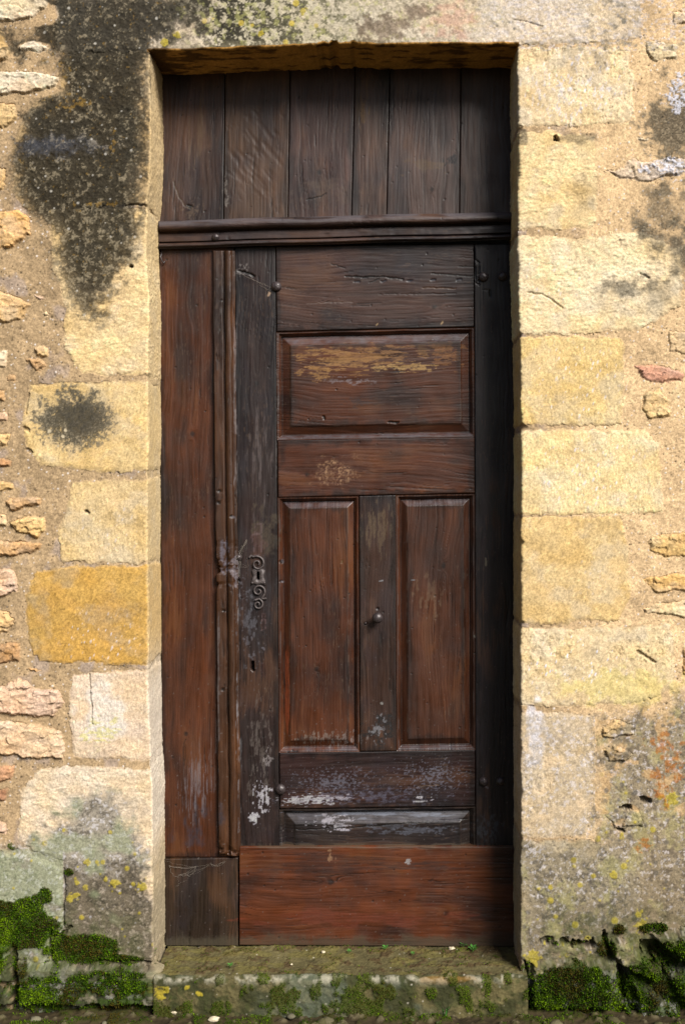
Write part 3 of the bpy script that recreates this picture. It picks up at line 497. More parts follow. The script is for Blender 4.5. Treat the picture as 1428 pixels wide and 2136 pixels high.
wall = empty('stone_wall', 'old honey coloured stone wall around the doorway with lichen stains and moss at its foot', 'wall')
acc = {}
moss_pts = []
for P in patches:
    shp = P['X'].shape; px, py, rv = P['PX'].ravel(), P['PY'].ravel(), P['RV'].ravel()
    w1, w2 = fbm(px / 28, py / 28, 61, 4), fbm(px / 28, py / 28, 62, 4); w3, w4 = fbm(px / 7, py / 7, 63, 3), fbm(px / 7, py / 7, 64, 3)
    xx, yy = px + 4.2 * w1 + 2.2 * w3, py + 4.2 * w2 + 2.2 * w4
    sid = np.zeros(len(px), int); ed = np.zeros(len(px))
    for i, s in enumerate(ST, 1):
        p = np.array(s['poly'], float); x0, y0 = p.min(0) - 12; x1, y1 = p.max(0) + 12
        if P['kind'] == 'lintel' and s['name'] != 'lintel' and y1 > 60: continue
        k = np.nonzero((sid == 0) & (xx > x0) & (xx < x1) & (yy > y0) & (yy < y1))[0]
        if not len(k): continue
        d = sdp(xx[k], yy[k], p); inn = d < 0
        sid[k[inn]] = i; ed[k[inn]] = -d[inn]
    if P['kind'] == 'lintel':
        k = py > -100; ed[k & (sid == 0)] = 20; sid[k] = LIN_ID; ed[k] = np.maximum(ed[k], 20)
        ed[k] = 20.0
    C, rel, md = paint_wall(px, py, rv, sid, ed)
    C = C * KW * np.array([.965, .985, 1.20])
    V = np.column_stack([P['X'].ravel() + P['NX'].ravel() * rel, P['Y'].ravel() + P['NY'].ravel() * rel, P['Z'].ravel() + P['NZ'].ravel() * rel])
    F = gridfaces(*shp); keep = np.ones(F.shape[:2], bool)
    if P['kind'] == 'pier':
        rr = P['PY'][:-1, :-1]; cc = np.arange(F.shape[1])[None, :]
        keep = ~((cc >= P['nf'] - 1) & (rr < TOP - 16))
    fid = sid.reshape(shp)[:-1, :-1]
    if P['X'][0, 0] > P['X'][0, -1]: F = F[:, :, ::-1]
    F = F[:, :, ::-1]
    F = F[keep]; fid = fid[keep]
    for i in np.unique(fid):
        v, f, c = compact(V, F[fid == i], C)
        acc.setdefault(i, []).append((v, f, c))
    k = np.nonzero((md > .35) & (py > 1700) & (px > -40) & (px < 1470) & (rv < .02))[0]
    moss_pts.append((V[k], np.column_stack([P['NX'].ravel()[k], P['NY'].ravel()[k], P['NZ'].ravel()[k]]), md[k]))
for i, lst in acc.items():
    off = 0; vs_, fs_, cs_ = [], [], []
    for v, f, c in lst: vs_.append(v); fs_.append(f + off); cs_.append(c); off += len(v)
    nm = 'mortar' if i == 0 else ST[i - 1]['name']
    o = mesh(nm, np.vstack(vs_), np.vstack(fs_), M_STONE, wall, np.vstack(cs_))
    if i and ST[i - 1]['label']: o['label'] = ST[i - 1]['label']
# unseen backing slab, added so no sky light leaks through the door's gaps
def boxmesh(x0, x1, y0, y1, z0, z1):
    V = [(x, y, z) for x in (x0, x1) for y in (y0, y1) for z in (z0, z1)]
    F = [(0, 1, 3, 2), (4, 6, 7, 5), (0, 4, 5, 1), (2, 3, 7, 6), (0, 2, 6, 4), (1, 5, 7, 3)]
    return V, F
V, F = boxmesh(WX(-840, 0), WX(2270, 0), .275, .6, -.05, WZ(-610, 0))
mesh('unseen_light_block', V, F, M_STONE, wall, np.full((8, 3), .2), smooth=False)

# ================================================================== DOORSTEP
def step_z(depth): return ZC - 1.4235
step_front = -0.036; r0 = .016
pxs = np.arange(326, 1098, 1.5); path = []
H = step_z(0)
for z in np.linspace(-.02, H - r0, 52): path.append((step_front, z, -1, 0, 0))
for a in np.linspace(0, math.pi / 2, 9)[1:]: path.append((step_front + r0 - r0 * math.cos(a), H - r0 + r0 * math.sin(a), -math.cos(a), math.sin(a), 0))
for y in np.linspace(step_front + r0, .26, 120)[1:]: path.append((y, H, 0, 1, 1))
path = np.array(path); nr, nc = len(path), len(pxs)
sl = np.cumsum(np.r_[0, np.hypot(np.diff(path[:, 0]), np.diff(path[:, 1]))]) * S     # unrolled
U, Vv = np.meshgrid(pxs, sl); top = np.repeat(path[:, 4][:, None], nc, 1).ravel()
u, v = U.ravel(), Vv.ravel(); yy = np.repeat(path[:, 0], nc)
f1, f2, f3, f4 = fbm(u / 70, v / 70, 701, 4), fbm(u / 20, v / 20, 702, 4), fbm(u / 6, v / 6, 703, 3), fbm(u / 2.6, v / 2.6, 704, 2)
C = lin((100, 92, 60))[None, :] * (1 + .2 * f1 + .2 * f2 + .15 * f3 + .12 * f4)[:, None]
front = 1 - top
C = mix(C, lin((54, 57, 32)), .85 * front * ss(-.3, .4, fbm(u / 40, v / 25, 705, 4) + .1)); C = mix(C, lin((104, 112, 96)), .5 * front * ss(480, 620, u) * (1 - ss(850, 960, u)) * ss(-.2, .4, f1))
edge = np.exp(-((v - sl[54]) / 9) ** 2); C = mix(C, lin((176, 170, 150)), .75 * edge * ss(-.2, .35, f2 + .3 * f3)); C = mix(C, lin((150, 110, 50)), .5 * edge * ss(.0, .3, ell(u, v, 930, sl[54], 60, 14) + .3 * f2))
back = ss(.05, .20, yy); dirt = top * ss(.05, .45, fbm(u / 26, v / 18, 706, 4) + .30 * back)
C = mix(C, lin((78, 60, 38)), .75 * dirt); C = mix(C, lin((116, 108, 56)), .5 * top * ss(.0, .5, fbm(u / 36, v / 22, 707, 3)))
C = mix(C, lin((190, 182, 164)), .8 * spots(u, v, 24, 708, .28, .7, 2.0, 1.2)); C = mix(C, lin((60, 66, 34)), .6 * front * ss(.15, .6, fbm(u / 14, v / 12, 712, 4))); C = mix(C, lin((60, 44, 28)), .8 * spots(u, v, 15, 709, .4, .8, 3, 1.6) * top)
for (cx, r_) in ((336, 14), (352, 8), (420, 7), (395, 5)): C = mix(C, lin((186, 166, 52)), .8 * ss(0, .4, ell(u, v, cx, sl[36] + (cx % 7) * 4, r_, r_) + .5 * f3))
stm = front * ss(.15, .6, fbm(u / 22, v / 30, 710, 4) + .45 * np.maximum.reduce([ell(u, v, 545, 60, 50, 60), ell(u, v, 380, 10, 120, 30), ell(u, v, 800, 40, 120, 60), ell(u, v, 1010, 40, 90, 50)]).clip(0, 1) - .05)
C = mix(C, lin((70, 76, 22)), .85 * stm)
rel = .0035 * f1 + .002 * f2 + .001 * f3 + .0006 * f4 + top * dirt * (.003 + .002 * f3) + .003 * stm - .004 * edge * ss(0, .5, fbm(u / 30, v / 30, 711, 3))
rel -= .006 * top * np.exp(-((u - 700) / 230) ** 2) * (1 - back)
XX = WX(u, 0); V = np.column_stack([XX, yy + np.repeat(path[:, 2], nc) * rel, np.repeat(path[:, 1], nc) + np.repeat(path[:, 3], nc) * rel])
F = gridfaces(nr, nc).reshape(-1, 4)
tag(mesh('doorstep', V, F, M_STONE, None, np.clip(C, .004, .9) * KW), 'worn stone doorstep with green algae and dirt along the foot of the door', 'step')
k = np.nonzero((stm > .4) | ((dirt > .75) & (f2 > .15)))[0]
moss_pts.append((V[k], np.column_stack([np.zeros(len(k)), np.repeat(path[:, 2], nc)[k], np.repeat(path[:, 3], nc)[k]]), np.where(top[k] > .5, .35, .6)))

# ================================================================== GROUND
xs = np.concatenate([-np.geomspace(1.7, 60, 30)[::-1], np.linspace(-1.65, 1.5, 700), np.geomspace(1.55, 60, 30)])
ys = np.concatenate([np.linspace(.2, .02, 5), np.linspace(.015, -.35, 120), -np.geomspace(.36, 80, 50)])
GX, GY = np.meshgrid(xs, ys); u, v = GX.ravel() * S, GY.ravel() * S
f1, f2, f3 = fbm(u / 90, v / 60, 801, 4), fbm(u / 22, v / 22, 802, 4), fbm(u / 6, v / 6, 803, 3)
C = lin((66, 56, 36))[None, :] * (1 + .25 * f1 + .25 * f2 + .2 * f3)[:, None]
gm = ss(-.15, .4, f2 + .5 * f1 + .15 * (1 - ss(-.08, -.02, GY.ravel() * -1))); C = mix(C, lin((54, 56, 18)), .85 * gm)
near = ss(-.5, -.3, GY.ravel())
pb = spots(u, v, 26, 804, .6, 3, 11, 3); C = mix(C, lin((140, 130, 100)), .7 * pb * .5 * ss(-.4, .4, f3 + .3))
rel = (.006 * f1 + .004 * f2 + .002 * f3 + .006 * pb + .004 * gm) * near
V = np.column_stack([GX.ravel(), GY.ravel(), -.004 + rel])
tag(mesh('ground', V, gridfaces(*GX.shape).reshape(-1, 4)[:, ::-1] if False else gridfaces(*GX.shape).reshape(-1, 4)[:, ::-1], M_STONE, None, np.clip(C, .004, .9) * KW), 'gravelly mossy ground at the foot of the wall', None, None, 'structure')
k = np.nonzero((gm > .45) & (GY.ravel() < -.03) & (GY.ravel() > -.3) & (np.abs(GX.ravel()) < 1.5))[0]
moss_pts.append((V[k], np.tile([0, -.25, .97], (len(k), 1)), gm[k] * .7))

# ================================================================== MOSS
rs = np.random.RandomState(3)
MV = np.vstack([m[0] for m in moss_pts]); MN = np.vstack([m[1] for m in moss_pts]); MD = np.concatenate([m[2] for m in moss_pts])
nb = 110000
k = rs.choice(len(MV), nb, p=MD / MD.sum()); b = MV[k] + rs.normal(0, .0012, (nb, 3)); nrm = MN[k]
dirv = nrm + rs.normal(0, .55, (nb, 3)) + np.array([0, 0, .25]); dirv /= np.linalg.norm(dirv, axis=1)[:, None]
side = np.cross(dirv, rs.normal(0, 1, (nb, 3))); side /= np.linalg.norm(side, axis=1)[:, None]
ln = (.0028 + .0055 * rs.rand(nb) ** 1.6)[:, None] * (.2 + .85 * MD[k][:, None]); wd = ln * (.16 + .16 * rs.rand(nb))[:, None]
tip = b + dirv * ln; midp = b + dirv * ln * .55
V = np.stack([b - dirv * .001, midp + side * wd, tip, midp - side * wd], 1).reshape(-1, 3)
F = np.arange(nb * 4).reshape(nb, 4)
hue = fbm(b[:, 0] * 16, b[:, 2] * 16, 881, 3) + .35 * rs.normal(0, 1, nb); cc = lin((62, 92, 10))[None, :].repeat(nb, 0) * (1 + .3 * rs.normal(0, 1, nb).clip(-2, 2))[:, None]
cc = mix(cc, lin((112, 142, 18)), ss(.15, .9, hue)); cc = mix(cc, lin((84, 66, 26)), .85 * ss(-.15, -.7, hue))
tag(mesh('moss', V, F, M_MOSS, None, np.repeat(np.clip(cc, .003, .5), 4, 0) * .55, smooth=False), 'green moss growing along the foot of the wall and the step', None, None, 'stuff')

# ================================================================== WOODWORK
DP = 0.19                      # depth of the door face behind the wall face
BRN = (98, 62, 40); DRK = (60, 38, 32); RED = (96, 52, 32); PLM = (92, 70, 62); OLV = (70, 54, 38)
KD = 0.255
def carve_dark(px, py, c, h, pts, wd, dep, colr=(14, 10, 9), a=.9):
    pts = np.asarray(pts, float); x0, y0 = pts.min(0) - 10; x1, y1 = pts.max(0) + 10
    k = np.nonzero((px > x0) & (px < x1) & (py > y0) & (py < y1))[0]
    if not len(k): return
    x, y = px[k] + .9 * fbm(px[k] / 7, py[k] / 7, 33, 2), py[k] + 1.1 * fbm(px[k] / 7, py[k] / 7, 34, 2); dd = np.full(len(k), 1e9)
    for (ax, ay), (bx, by) in zip(pts[:-1], pts[1:]):
        ex, ey = bx - ax, by - ay; t = np.clip(((x - ax) * ex + (y - ay) * ey) / (ex * ex + ey * ey + 1e-9), 0, 1)
        dd = np.minimum(dd, np.hypot(x - ax - ex * t, y - ay - ey * t))
    m = ss(wd, wd * .35, dd); h[k] -= dep * m; c[k] = mix(c[k], lin(colr), a * m)

KNOTS = [(396, 434, 6), (402, 905, 6), (388, 1530, 5), (660, 1395, 5), (925, 1180, 6), (905, 640, 6), (665, 360, 5), (900, 395, 5), (690, 1840, 7), (930, 1905, 6), (640, 990, 5), (535, 800, 6)]
def paint_wood(px, py, vert, base, seed):
    """albedo, roughness, relief for points given in picture px of the door face"""
    n = len(px); ac, al = (px, py) if vert else (py, px)
    wob = 13 * fbm(ac / 110, al / 260, seed, 3)
    knot = np.zeros(n)
    for kx, ky, kr in KNOTS:
        q = np.nonzero((np.abs(px - kx) < kr * 7) & (np.abs(py - ky) < kr * 7))[0]
        if not len(q): continue
        dc, dl = ((px[q] - kx), (py[q] - ky)) if vert else ((py[q] - ky), (px[q] - kx))
        d2 = np.hypot(dc / kr, dl / (2.1 * kr)); wob[q] += kr * 1.9 * np.sign(dc) * np.exp(-d2 * d2 / 2.2) * np.exp(-np.abs(dc) / (3 * kr)); knot[q] = np.maximum(knot[q], ss(1.15, .3, np.hypot(dc / kr, dl / (1.25 * kr)) + .2 * fbm(px[q] / 5, py[q] / 5, 45, 2)))
    g1 = sfbm((ac + wob) / 2.4, al / 70, seed + 1, 3); g2 = sfbm((ac + wob) / 11, al / 260, seed + 2, 3); g3 = fbm(ac / 45, al / 130, seed + 3, 4)
    p1 = fbm(px / 34, py / 34, seed + 4, 4); p3 = fbm(px / 5, py / 5, 905, 3); p2 = fbm(px / 90, py / 130, 906, 4)
    c = lin(base)[None, :] * (1 + .30 * g2 + .20 * g1 + .30 * g3)[:, None].clip(.15)
    c = mix(c, lin((132, 92, 58)), .42 * ss(.25, .8, g3 + .35 * g1 + .15 * p1)); c = mix(c, lin((36, 27, 32)), .80 * ss(-.25, .9, .65 * p2 + .6 * fbm(ac / 38, al / 210, seed + 9, 4) + .25 * g2 + .12 * p1))
    c = mix(c, lin((66, 64, 78)), .16 * ss(.2, .7, fbm(px / 50, py / 70, 907, 3) + .2 * g1))
    c = c * (np.array([1.26, .98, .68]) if base[2] < .52 * base[0] else np.array([1.08, .98, .98]))[None, :]
    r = .36 + .07 * g1 + .08 * p1; h = .00035 * g1 + .0003 * g2
    low = ss(900, 1700, py)
    # specks, drips and dust
    sp = spots(px, py, 15, 908, .30, .4, 1.2, .9) * (.35 + .65 * low); c = mix(c, lin((168, 156, 150)), .65 * sp)
    sc = ss(.62, .9, sfbm(ac / 1.6, al / 16, 909, 2)) * ss(.1, .6, p2 + .4 * p1 + .1); c = mix(c, lin((150, 120, 96)), .28 * sc)
    dn = spots(px, py, 38, 910, .3, .8, 2.2, 1.2); c = mix(c, lin((18, 13, 12)), .8 * dn); h -= .0012 * dn
    c = mix(c, lin((24, 17, 15)), .75 * knot)
    ck = .8 * ss(.66, .9, sfbm((ac + wob) / 2.1, al / 75, seed + 11, 2)) * ss(.0, .5, fbm(ac / 30, al / 120, seed + 12, 3)); c = mix(c, lin((15, 11, 10)), .7 * ck); h -= .0010 * ck
    def patch(cx, cy, rx, ry, colr, a, sx, sy, thr=.0, sh=.25, sd=930, wgt=.8):
        nonlocal c, r
        k = np.nonzero((np.abs(px - cx) < rx * 1.6) & (np.abs(py - cy) < ry * 1.6))[0]
        if not len(k): return
        m = a * ss(thr, thr + sh, .8 * ell(px[k], py[k], cx, cy, rx, ry).clip(-1, 1) + wgt * sfbm(px[k] / sx, py[k] / sy, sd, 4) - .25)
        m = m * ss(0, .15, ell(px[k], py[k], cx, cy, rx * 1.35, ry * 1.35)) * (.55 + .45 * ss(-.35, .25, sfbm(px[k] / (sx * .14 + .8), py[k] / (sy * .14 + .8), sd + 50, 2) + .15))
        c[k] = mix(c[k], lin(colr) * (1.0 if max(colr) < 100 else 1.2 if colr[2] < .72 * colr[0] else 1.8), m); r[k] = r[k] + .25 * m
    # rubbed-through varnish on the wide panel
    TAN = (214, 160, 92)
    patch(700, 752, 95, 30, TAN, .62, 24, 3.4, .0, .3, 931); patch(790, 740, 130, 24, (196, 142, 84), .6, 26, 3.4, .05, .3, 932); patch(845, 765, 75, 11, (232, 186, 116), .75, 16, 3, .0, .25, 933)
    patch(930, 740, 45, 34, (190, 128, 66), .5, 14, 5, .1, .3, 934); patch(660, 780, 40, 16, TAN, .6, 16, 6, .1, .3, 935); patch(725, 795, 60, 10, (150, 140, 146), .5, 9, 3, .2, .2, 936); patch(745, 840, 45, 12, (60, 50, 54), .6, 9, 3, .15, .2, 937)
    patch(900, 725, 60, 14, (120, 84, 40), .6, 20, 5, .1, .3, 944)
    # criss-cross scratches on the lock rail
    k = np.nonzero((np.abs(px - 696) < 60) & (np.abs(py - 986) < 42))[0]
    if len(k):
        e = ss(0, .6, ell(px[k], py[k], 696, 986, 56, 36)); m = np.maximum(ss(.15, .6, sfbm(px[k] / 2.3, py[k] / 22, 938, 3)), ss(.2, .7, sfbm(px[k] / 30, py[k] / 2.3, 939, 3)))
        m = np.maximum(m, .35) * ss(-.5, .5, sfbm(px[k] / 2.6, py[k] / 2.6, 941, 2)); c[k] = mix(c[k], lin((206, 160, 120)) * 1.3, .8 * ss(.0, .6, e + .4 * fbm(px[k] / 14, py[k] / 14, 942, 3) - .1) * m)
    # whitewash remains low on the leaf
    WH = (206, 200, 212)
    patch(640, 1668, 62, 13, WH, .95, 9, 2.4, .1, .15, 940); patch(700, 1664, 50, 10, WH, .6, 14, 4, .2, .2, 941); patch(548, 1662, 20, 34, WH, .85, 4, 9, .1, .15, 942); patch(532, 1706, 12, 16, WH, .9, 7, 10, .05, .15, 943)
    patch(690, 1714, 52, 14, WH, .8, 9, 3, .12, .2, 945); patch(880, 1667, 22, 7, WH, .95, 10, 4, .1, .15, 946); patch(700, 1728, 30, 9, WH, .8, 10, 4, .1, .15, 947); patch(770, 1660, 220, 24, (112, 112, 134), .4, 9, 4, .15, .5, 948); patch(800, 1700, 190, 10, (150, 160, 180), .55, 40, 5, .0, .4, 949)
    patch(560, 1580, 14, 22, (170, 160, 160), .6, 5, 9, .2, .2, 950); patch(840, 1730, 130, 14, (104, 108, 122), .5, 9, 4, .1, .4, 951)
    # greyed foot of the narrow leaf, bloom on the stiles and muntin
    patch(408, 1640, 34, 80, (132, 126, 132), .5, 2.2, 40, .05, .5, 952); patch(400, 1700, 60, 70, (70, 76, 94), .5, 22, 50, -.1, .6, 953); patch(420, 1600, 40, 60, (120, 100, 92), .4, 4, 60, .1, .4, 954)
    patch(540, 960, 26, 130, (112, 100, 98), .5, 8, 60, .0, .5, 955); patch(548, 1110, 34, 60, (104, 88, 66), .6, 16, 24, .0, .4, 956); patch(545, 1240, 40, 110, (62, 58, 64), .5, 10, 30, .0, .5, 957)
    patch(505, 560, 16, 20, (170, 160, 156), .35, 5, 6, .1, .3, 958); patch(790, 1105, 40, 60, (136, 112, 80), .5, 5, 30, .0, .4, 959); patch(790, 1525, 36, 34, (20, 19, 22), .85, 18, 18, -.2, .3, 960); patch(788, 1520, 26, 40, (150, 150, 156), .6, 5, 7, .35, .2, 961)
    patch(720, 1545, 60, 20, (150, 140, 136), .55, 4, 12, .2, .3, 962); patch(540, 1130, 18, 46, (126, 84, 78), .35, 7, 16, .0, .3, 963); patch(1020, 1730, 40, 40, (96, 104, 116), .35, 6, 9, .1, .4, 964); patch(895, 1250, 40, 50, (150, 120, 88), .35, 6, 20, .1, .4, 965)
    patch(490, 1190, 14, 40, (150, 142, 150), .6, 6, 10, .05, .3, 966); patch(466, 1160, 12, 40, (128, 124, 140), .6, 6, 12, .0, .3, 967)
    patch(600, 1450, 6.5, 120, (186, 88, 42), .85, 5, 60, -.2, .25, 968, .35); patch(744, 1110, 4, 60, (170, 92, 56), .6, 5, 40, .0, .3, 969, .4)
    patch(492, 900, 5, 330, (150, 140, 140), .5, 3, 40, .15, .3, 982); patch(577, 860, 4, 200, (150, 140, 136), .5, 3, 30, .2, .3, 983); patch(498, 1500, 5, 260, (160, 156, 160), .55, 3, 40, .1, .3, 984); patch(455, 1480, 5, 260, (140, 134, 134), .4, 3, 40, .15, .3, 985); patch(520, 1300, 30, 120, (130, 130, 140), .3, 5, 9, .3, .2, 986); patch(700, 1630, 120, 40, (130, 130, 146), .5, 4, 2.6, .3, .3, 987); patch(900, 1620, 100, 50, (130, 130, 146), .5, 4, 2.6, .32, .25, 988); patch(660, 1540, 70, 16, (150, 140, 130), .5, 3, 8, .2, .3, 989); patch(540, 1560, 30, 120, (130, 118, 110), .35, 4, 18, .2, .3, 990)
    # top boards
    patch(415, 300, 20, 130, (150, 124, 96), .4, 5, 90, .1, .4, 970); patch(398, 440, 22, 18, (150, 124, 96), .35, 4, 6, .0, .4, 971); patch(755, 220, 14, 50, (150, 118, 80), .7, 5, 40, .0, .4, 972)
    patch(880, 345, 60, 22, (128, 104, 78), .6, 26, 14, .0, .4, 973); patch(942, 330, 20, 18, (30, 32, 42), .85, 12, 12, -.2, .3, 974); patch(470, 400, 6, 44, (180, 168, 158), .7, 4, 10, .1, .3, 975); patch(680, 410, 70, 40, (110, 88, 72), .45, 30, 20, .0, .5, 976)
    # kick boards
    patch(780, 1915, 260, 26, (146, 62, 28), .5, 60, 12, -.1, .5, 977); patch(700, 1800, 200, 26, (60, 34, 24), .5, 70, 10, .0, .4, 978); patch(860, 1810, 140, 12, (40, 24, 20), .5, 60, 6, .0, .4, 979); patch(690, 1788, 10, 14, (196, 150, 110), .8, 4, 9, .1, .2, 980); patch(851, 1798, 6, 6, (170, 168, 168), .9, 4, 4, -.2, .2, 981)
    foot = ss(1946, 1968, py + 8 * p1 + 4 * p3); c = mix(c, lin((104, 92, 66)), .65 * foot); r += .3 * foot
    tp = ss(9, 0, py - 1766) * (py > 1760) * (px > 498); c = mix(c, lin((124, 106, 84)), .6 * tp * ss(-.4, .4, p1 + g1))
    # traces of missing ironwork beside the lock
    for (x0, y0, x1, y1) in ((532, 1093, 545, 1112), (527, 1115, 545, 1138), (530, 1140, 545, 1157), (545, 1294, 554, 1314), (547, 1280, 553, 1292), (544, 1384, 555, 1403), (546, 1404, 553, 1414)):
        k = np.nonzero((px > x0 - 5) & (px < x1 + 5) & (py > y0 - 5) & (py < y1 + 5))[0]
        if len(k):
            dx = np.maximum(x0 - px[k], px[k] - x1); dy = np.maximum(y0 - py[k], py[k] - y1); dd = np.maximum(dx, dy)
            m = ss(2.4, .6, np.abs(dd)) * ss(-.5, .2, p3[k]); c[k] = mix(c[k], lin((150, 122, 122)), .6 * m * ss(-.4, .3, p1[k])); c[k] = mix(c[k], lin((84, 48, 42)), .3 * (dd < 0))
    # cracks, nail slots, keyholes
    K = lambda pts, wd, dp, **kw: carve_dark(px, py, c, h, pts, wd, dp, **kw)
    K([(720, 576), (760, 578), (800, 577), (840, 583)], 2.2, .002); K([(770, 590), (790, 582)], 1.6, .0015); K([(900, 571), (940, 574), (985, 576)], 1.8, .0015); K([(690, 550), (720, 560)], 1.6, .001); K([(640, 632), (735, 630)], 1.4, .001, colr=(150, 130, 120), a=.6)
    for x in (745, 800, 855, 903, 958): K([(x - 6, 588 - (x - 745) * .02), (x + 4, 587 - (x - 745) * .02)], 2.4, .002, colr=(60, 60, 72))
    K([(880, 600), (950, 602)], 1.8, .0015, colr=(120, 84, 50), a=.7); K([(790, 614), (950, 612)], 1.3, .001, a=.5); K([(988, 520), (990, 540), (998, 548), (998, 588)], 2.2, .003); K([(990, 556), (992, 590), (1000, 594)], 1.8, .003); K([(955, 556), (988, 556)], 1.3, .001)
    K([(1020, 606), (1022, 618)], 2.6, .002); K([(1006, 604), (1018, 604)], 1.5, .001)
    K([(498, 565), (520, 570), (530, 576)], 3.0, .004); K([(470, 498), (500, 504), (560, 503)], 1.3, .001, a=.7); K([(640, 417), (668, 410), (680, 402)], 1.5, .0015); K([(810, 880), (830, 881)], 3.0, .004); K([(675, 870), (676, 873)], 4, .003)
    K([(538, 1194), (538, 1206)], 3.6, .02, colr=(3, 3, 3), a=1); K([(527, 1382), (528, 1398)], 4.0, .02, colr=(3, 3, 3), a=1)
    K([(362, 378), (372, 410), (388, 432), (398, 436)], 1.6, .001, colr=(160, 146, 130), a=.45); K([(392, 428), (400, 430)], 3.5, .002)
    for x, y in ((457, 1023), (455, 1047), (482, 1077), (466, 1273), (465, 1437), (585, 1172), (585, 1212), (497, 1210), (786, 1269), (762, 1300)): K([(x, y), (x + 1, y + 1)], 4.2, .003, a=.85)
    for x, y in ((497, 1212), (584, 1211), (584, 1168), (482, 1076), (505, 1330), (545, 1350), (495, 1280), (475, 1218), (1010, 1640), (935, 1640)): K([(x + 3, y + 2), (x + 5, y + 4)], 3.2, -.0004, colr=(160, 154, 164), a=.6)
    K([(600, 1568), (620, 1568)], 2, .001); K([(618, 1732), (720, 1728), (860, 1717), (975, 1710)], 1.4, .0015); K([(872, 1640), (915, 1637)], 1.6, .001, colr=(150, 120, 96), a=.6)
    K([(1012, 1165), (1013, 1180)], 2.4, .0, colr=(190, 176, 150), a=.75); K([(988, 1326), (989, 1328)], 3, .0, colr=(196, 186, 170), a=.9); K([(560, 616), (562, 612)], 3.4, .0, colr=(226, 190, 158), a=.95); K([(785, 678), (787, 676)], 2.6, 0, colr=(226, 190, 140), a=.9); K([(919, 676), (922, 672)], 2.6, 0, colr=(226, 190, 140), a=.9)
    K([(712, 1175), (714, 1170)], 3, .001, colr=(150, 118, 80), a=.7); K([(790, 1212), (797, 1212)], 1.4, 0, colr=(190, 190, 196)); K([(857, 1210), (864, 1210)], 1.4, 0, colr=(190, 190, 196)); K([(795, 1466), (796, 1468)], 3, 0, colr=(200, 196, 190))
    return np.clip(c, .002, .9) * KD, r.clip(.2, .95), h

SEED = [1000]
def lerp_quad(q, nu, nv):
    q = np.array(q, float); U, V = np.meshgrid(np.linspace(0, 1, nu), np.linspace(0, 1, nv)); U = U[..., None]; V = V[..., None]
    return (q[0] * (1 - U) + q[1] * U) * (1 - V) + (q[3] * (1 - U) + q[2] * U) * V
def board(name, q, vert, base, parent, prot=0.0, thick=.035, inset=.6, fx=None, bow=.0007, wav=.7, label=None):
    """one sawn board; q = TL, TR, BR, BL in picture px of the door face; prot = how far it stands proud of that face"""
    SEED[0] += 40; sd = SEED[0]
    wpx = math.dist(q[0], q[1]); hpx = math.dist(q[0], q[3])
    nu, nv = max(4, int(wpx / 1.55)), max(4, int(hpx / 1.55))
    G = lerp_quad(q, nu, nv); px, py = G[..., 0].copy(), G[..., 1].copy()
    cxm, cym = px.mean(), py.mean()
    eu = np.minimum(np.arange(nu), np.arange(nu)[::-1])[None, :]; ev = np.minimum(np.arange(nv), np.arange(nv)[::-1])[:, None]
    wv = wav * fbm(py / 70, px / 70, sd, 3) + .4 * fbm(py / 9, px / 9, sd + 5, 2)
    px[:, 0] += inset + np.abs(wv[:, 0]) * .5; px[:, -1] -= inset + np.abs(wv[:, -1]) * .5; py[0] += inset + np.abs(wv[0]) * .4; py[-1] -= inset + np.abs(wv[-1]) * .4
    c, r, h = paint_wood(px.ravel(), py.ravel(), vert, base, sd)
    de = np.minimum(np.minimum(eu, eu * 0 + 1e3), ev * 1.0 + 0 * eu) * 1.55; gm_ = ss(15, 1, de.ravel() + 9 * fbm(px.ravel() / 16, py.ravel() / 50, sd + 9, 3)); c = mix(c, lin((26, 19, 19)) * KD, .6 * gm_ * (prot < .01))
    h = h.reshape(px.shape) + bow * fbm(px / 80, py / 120, sd + 7, 3); h = h - .0022 * (np.minimum(eu, ev) == 0)
    if fx: h, px, py = fx(h, px, py)
    Y = DP - prot - h
    X, Z = WX(px, DP - prot), WZ(py, DP - prot)
    pad = lambda a: np.pad(a, 1, mode='edge')
    X2, Y2, Z2 = pad(X), pad(Y), pad(Z); Y2[0] = Y2[-1] = DP - prot + thick; Y2[:, 0] = Y2[:, -1] = DP - prot + thick
    C = np.stack([pad(c[:, k].reshape(px.shape)) for k in range(3)], -1).reshape(-1, 3); Rg = pad(r.reshape(px.shape)).ravel()
    F = gridfaces(*X2.shape).reshape(-1, 4)[:, ::-1]
    o = mesh(name, np.column_stack([X2.ravel(), Y2.ravel(), Z2.ravel()]), F, M_WOODV if vert else M_WOODH, parent, C, Rg)
    if label: o['label'] = label
    return o
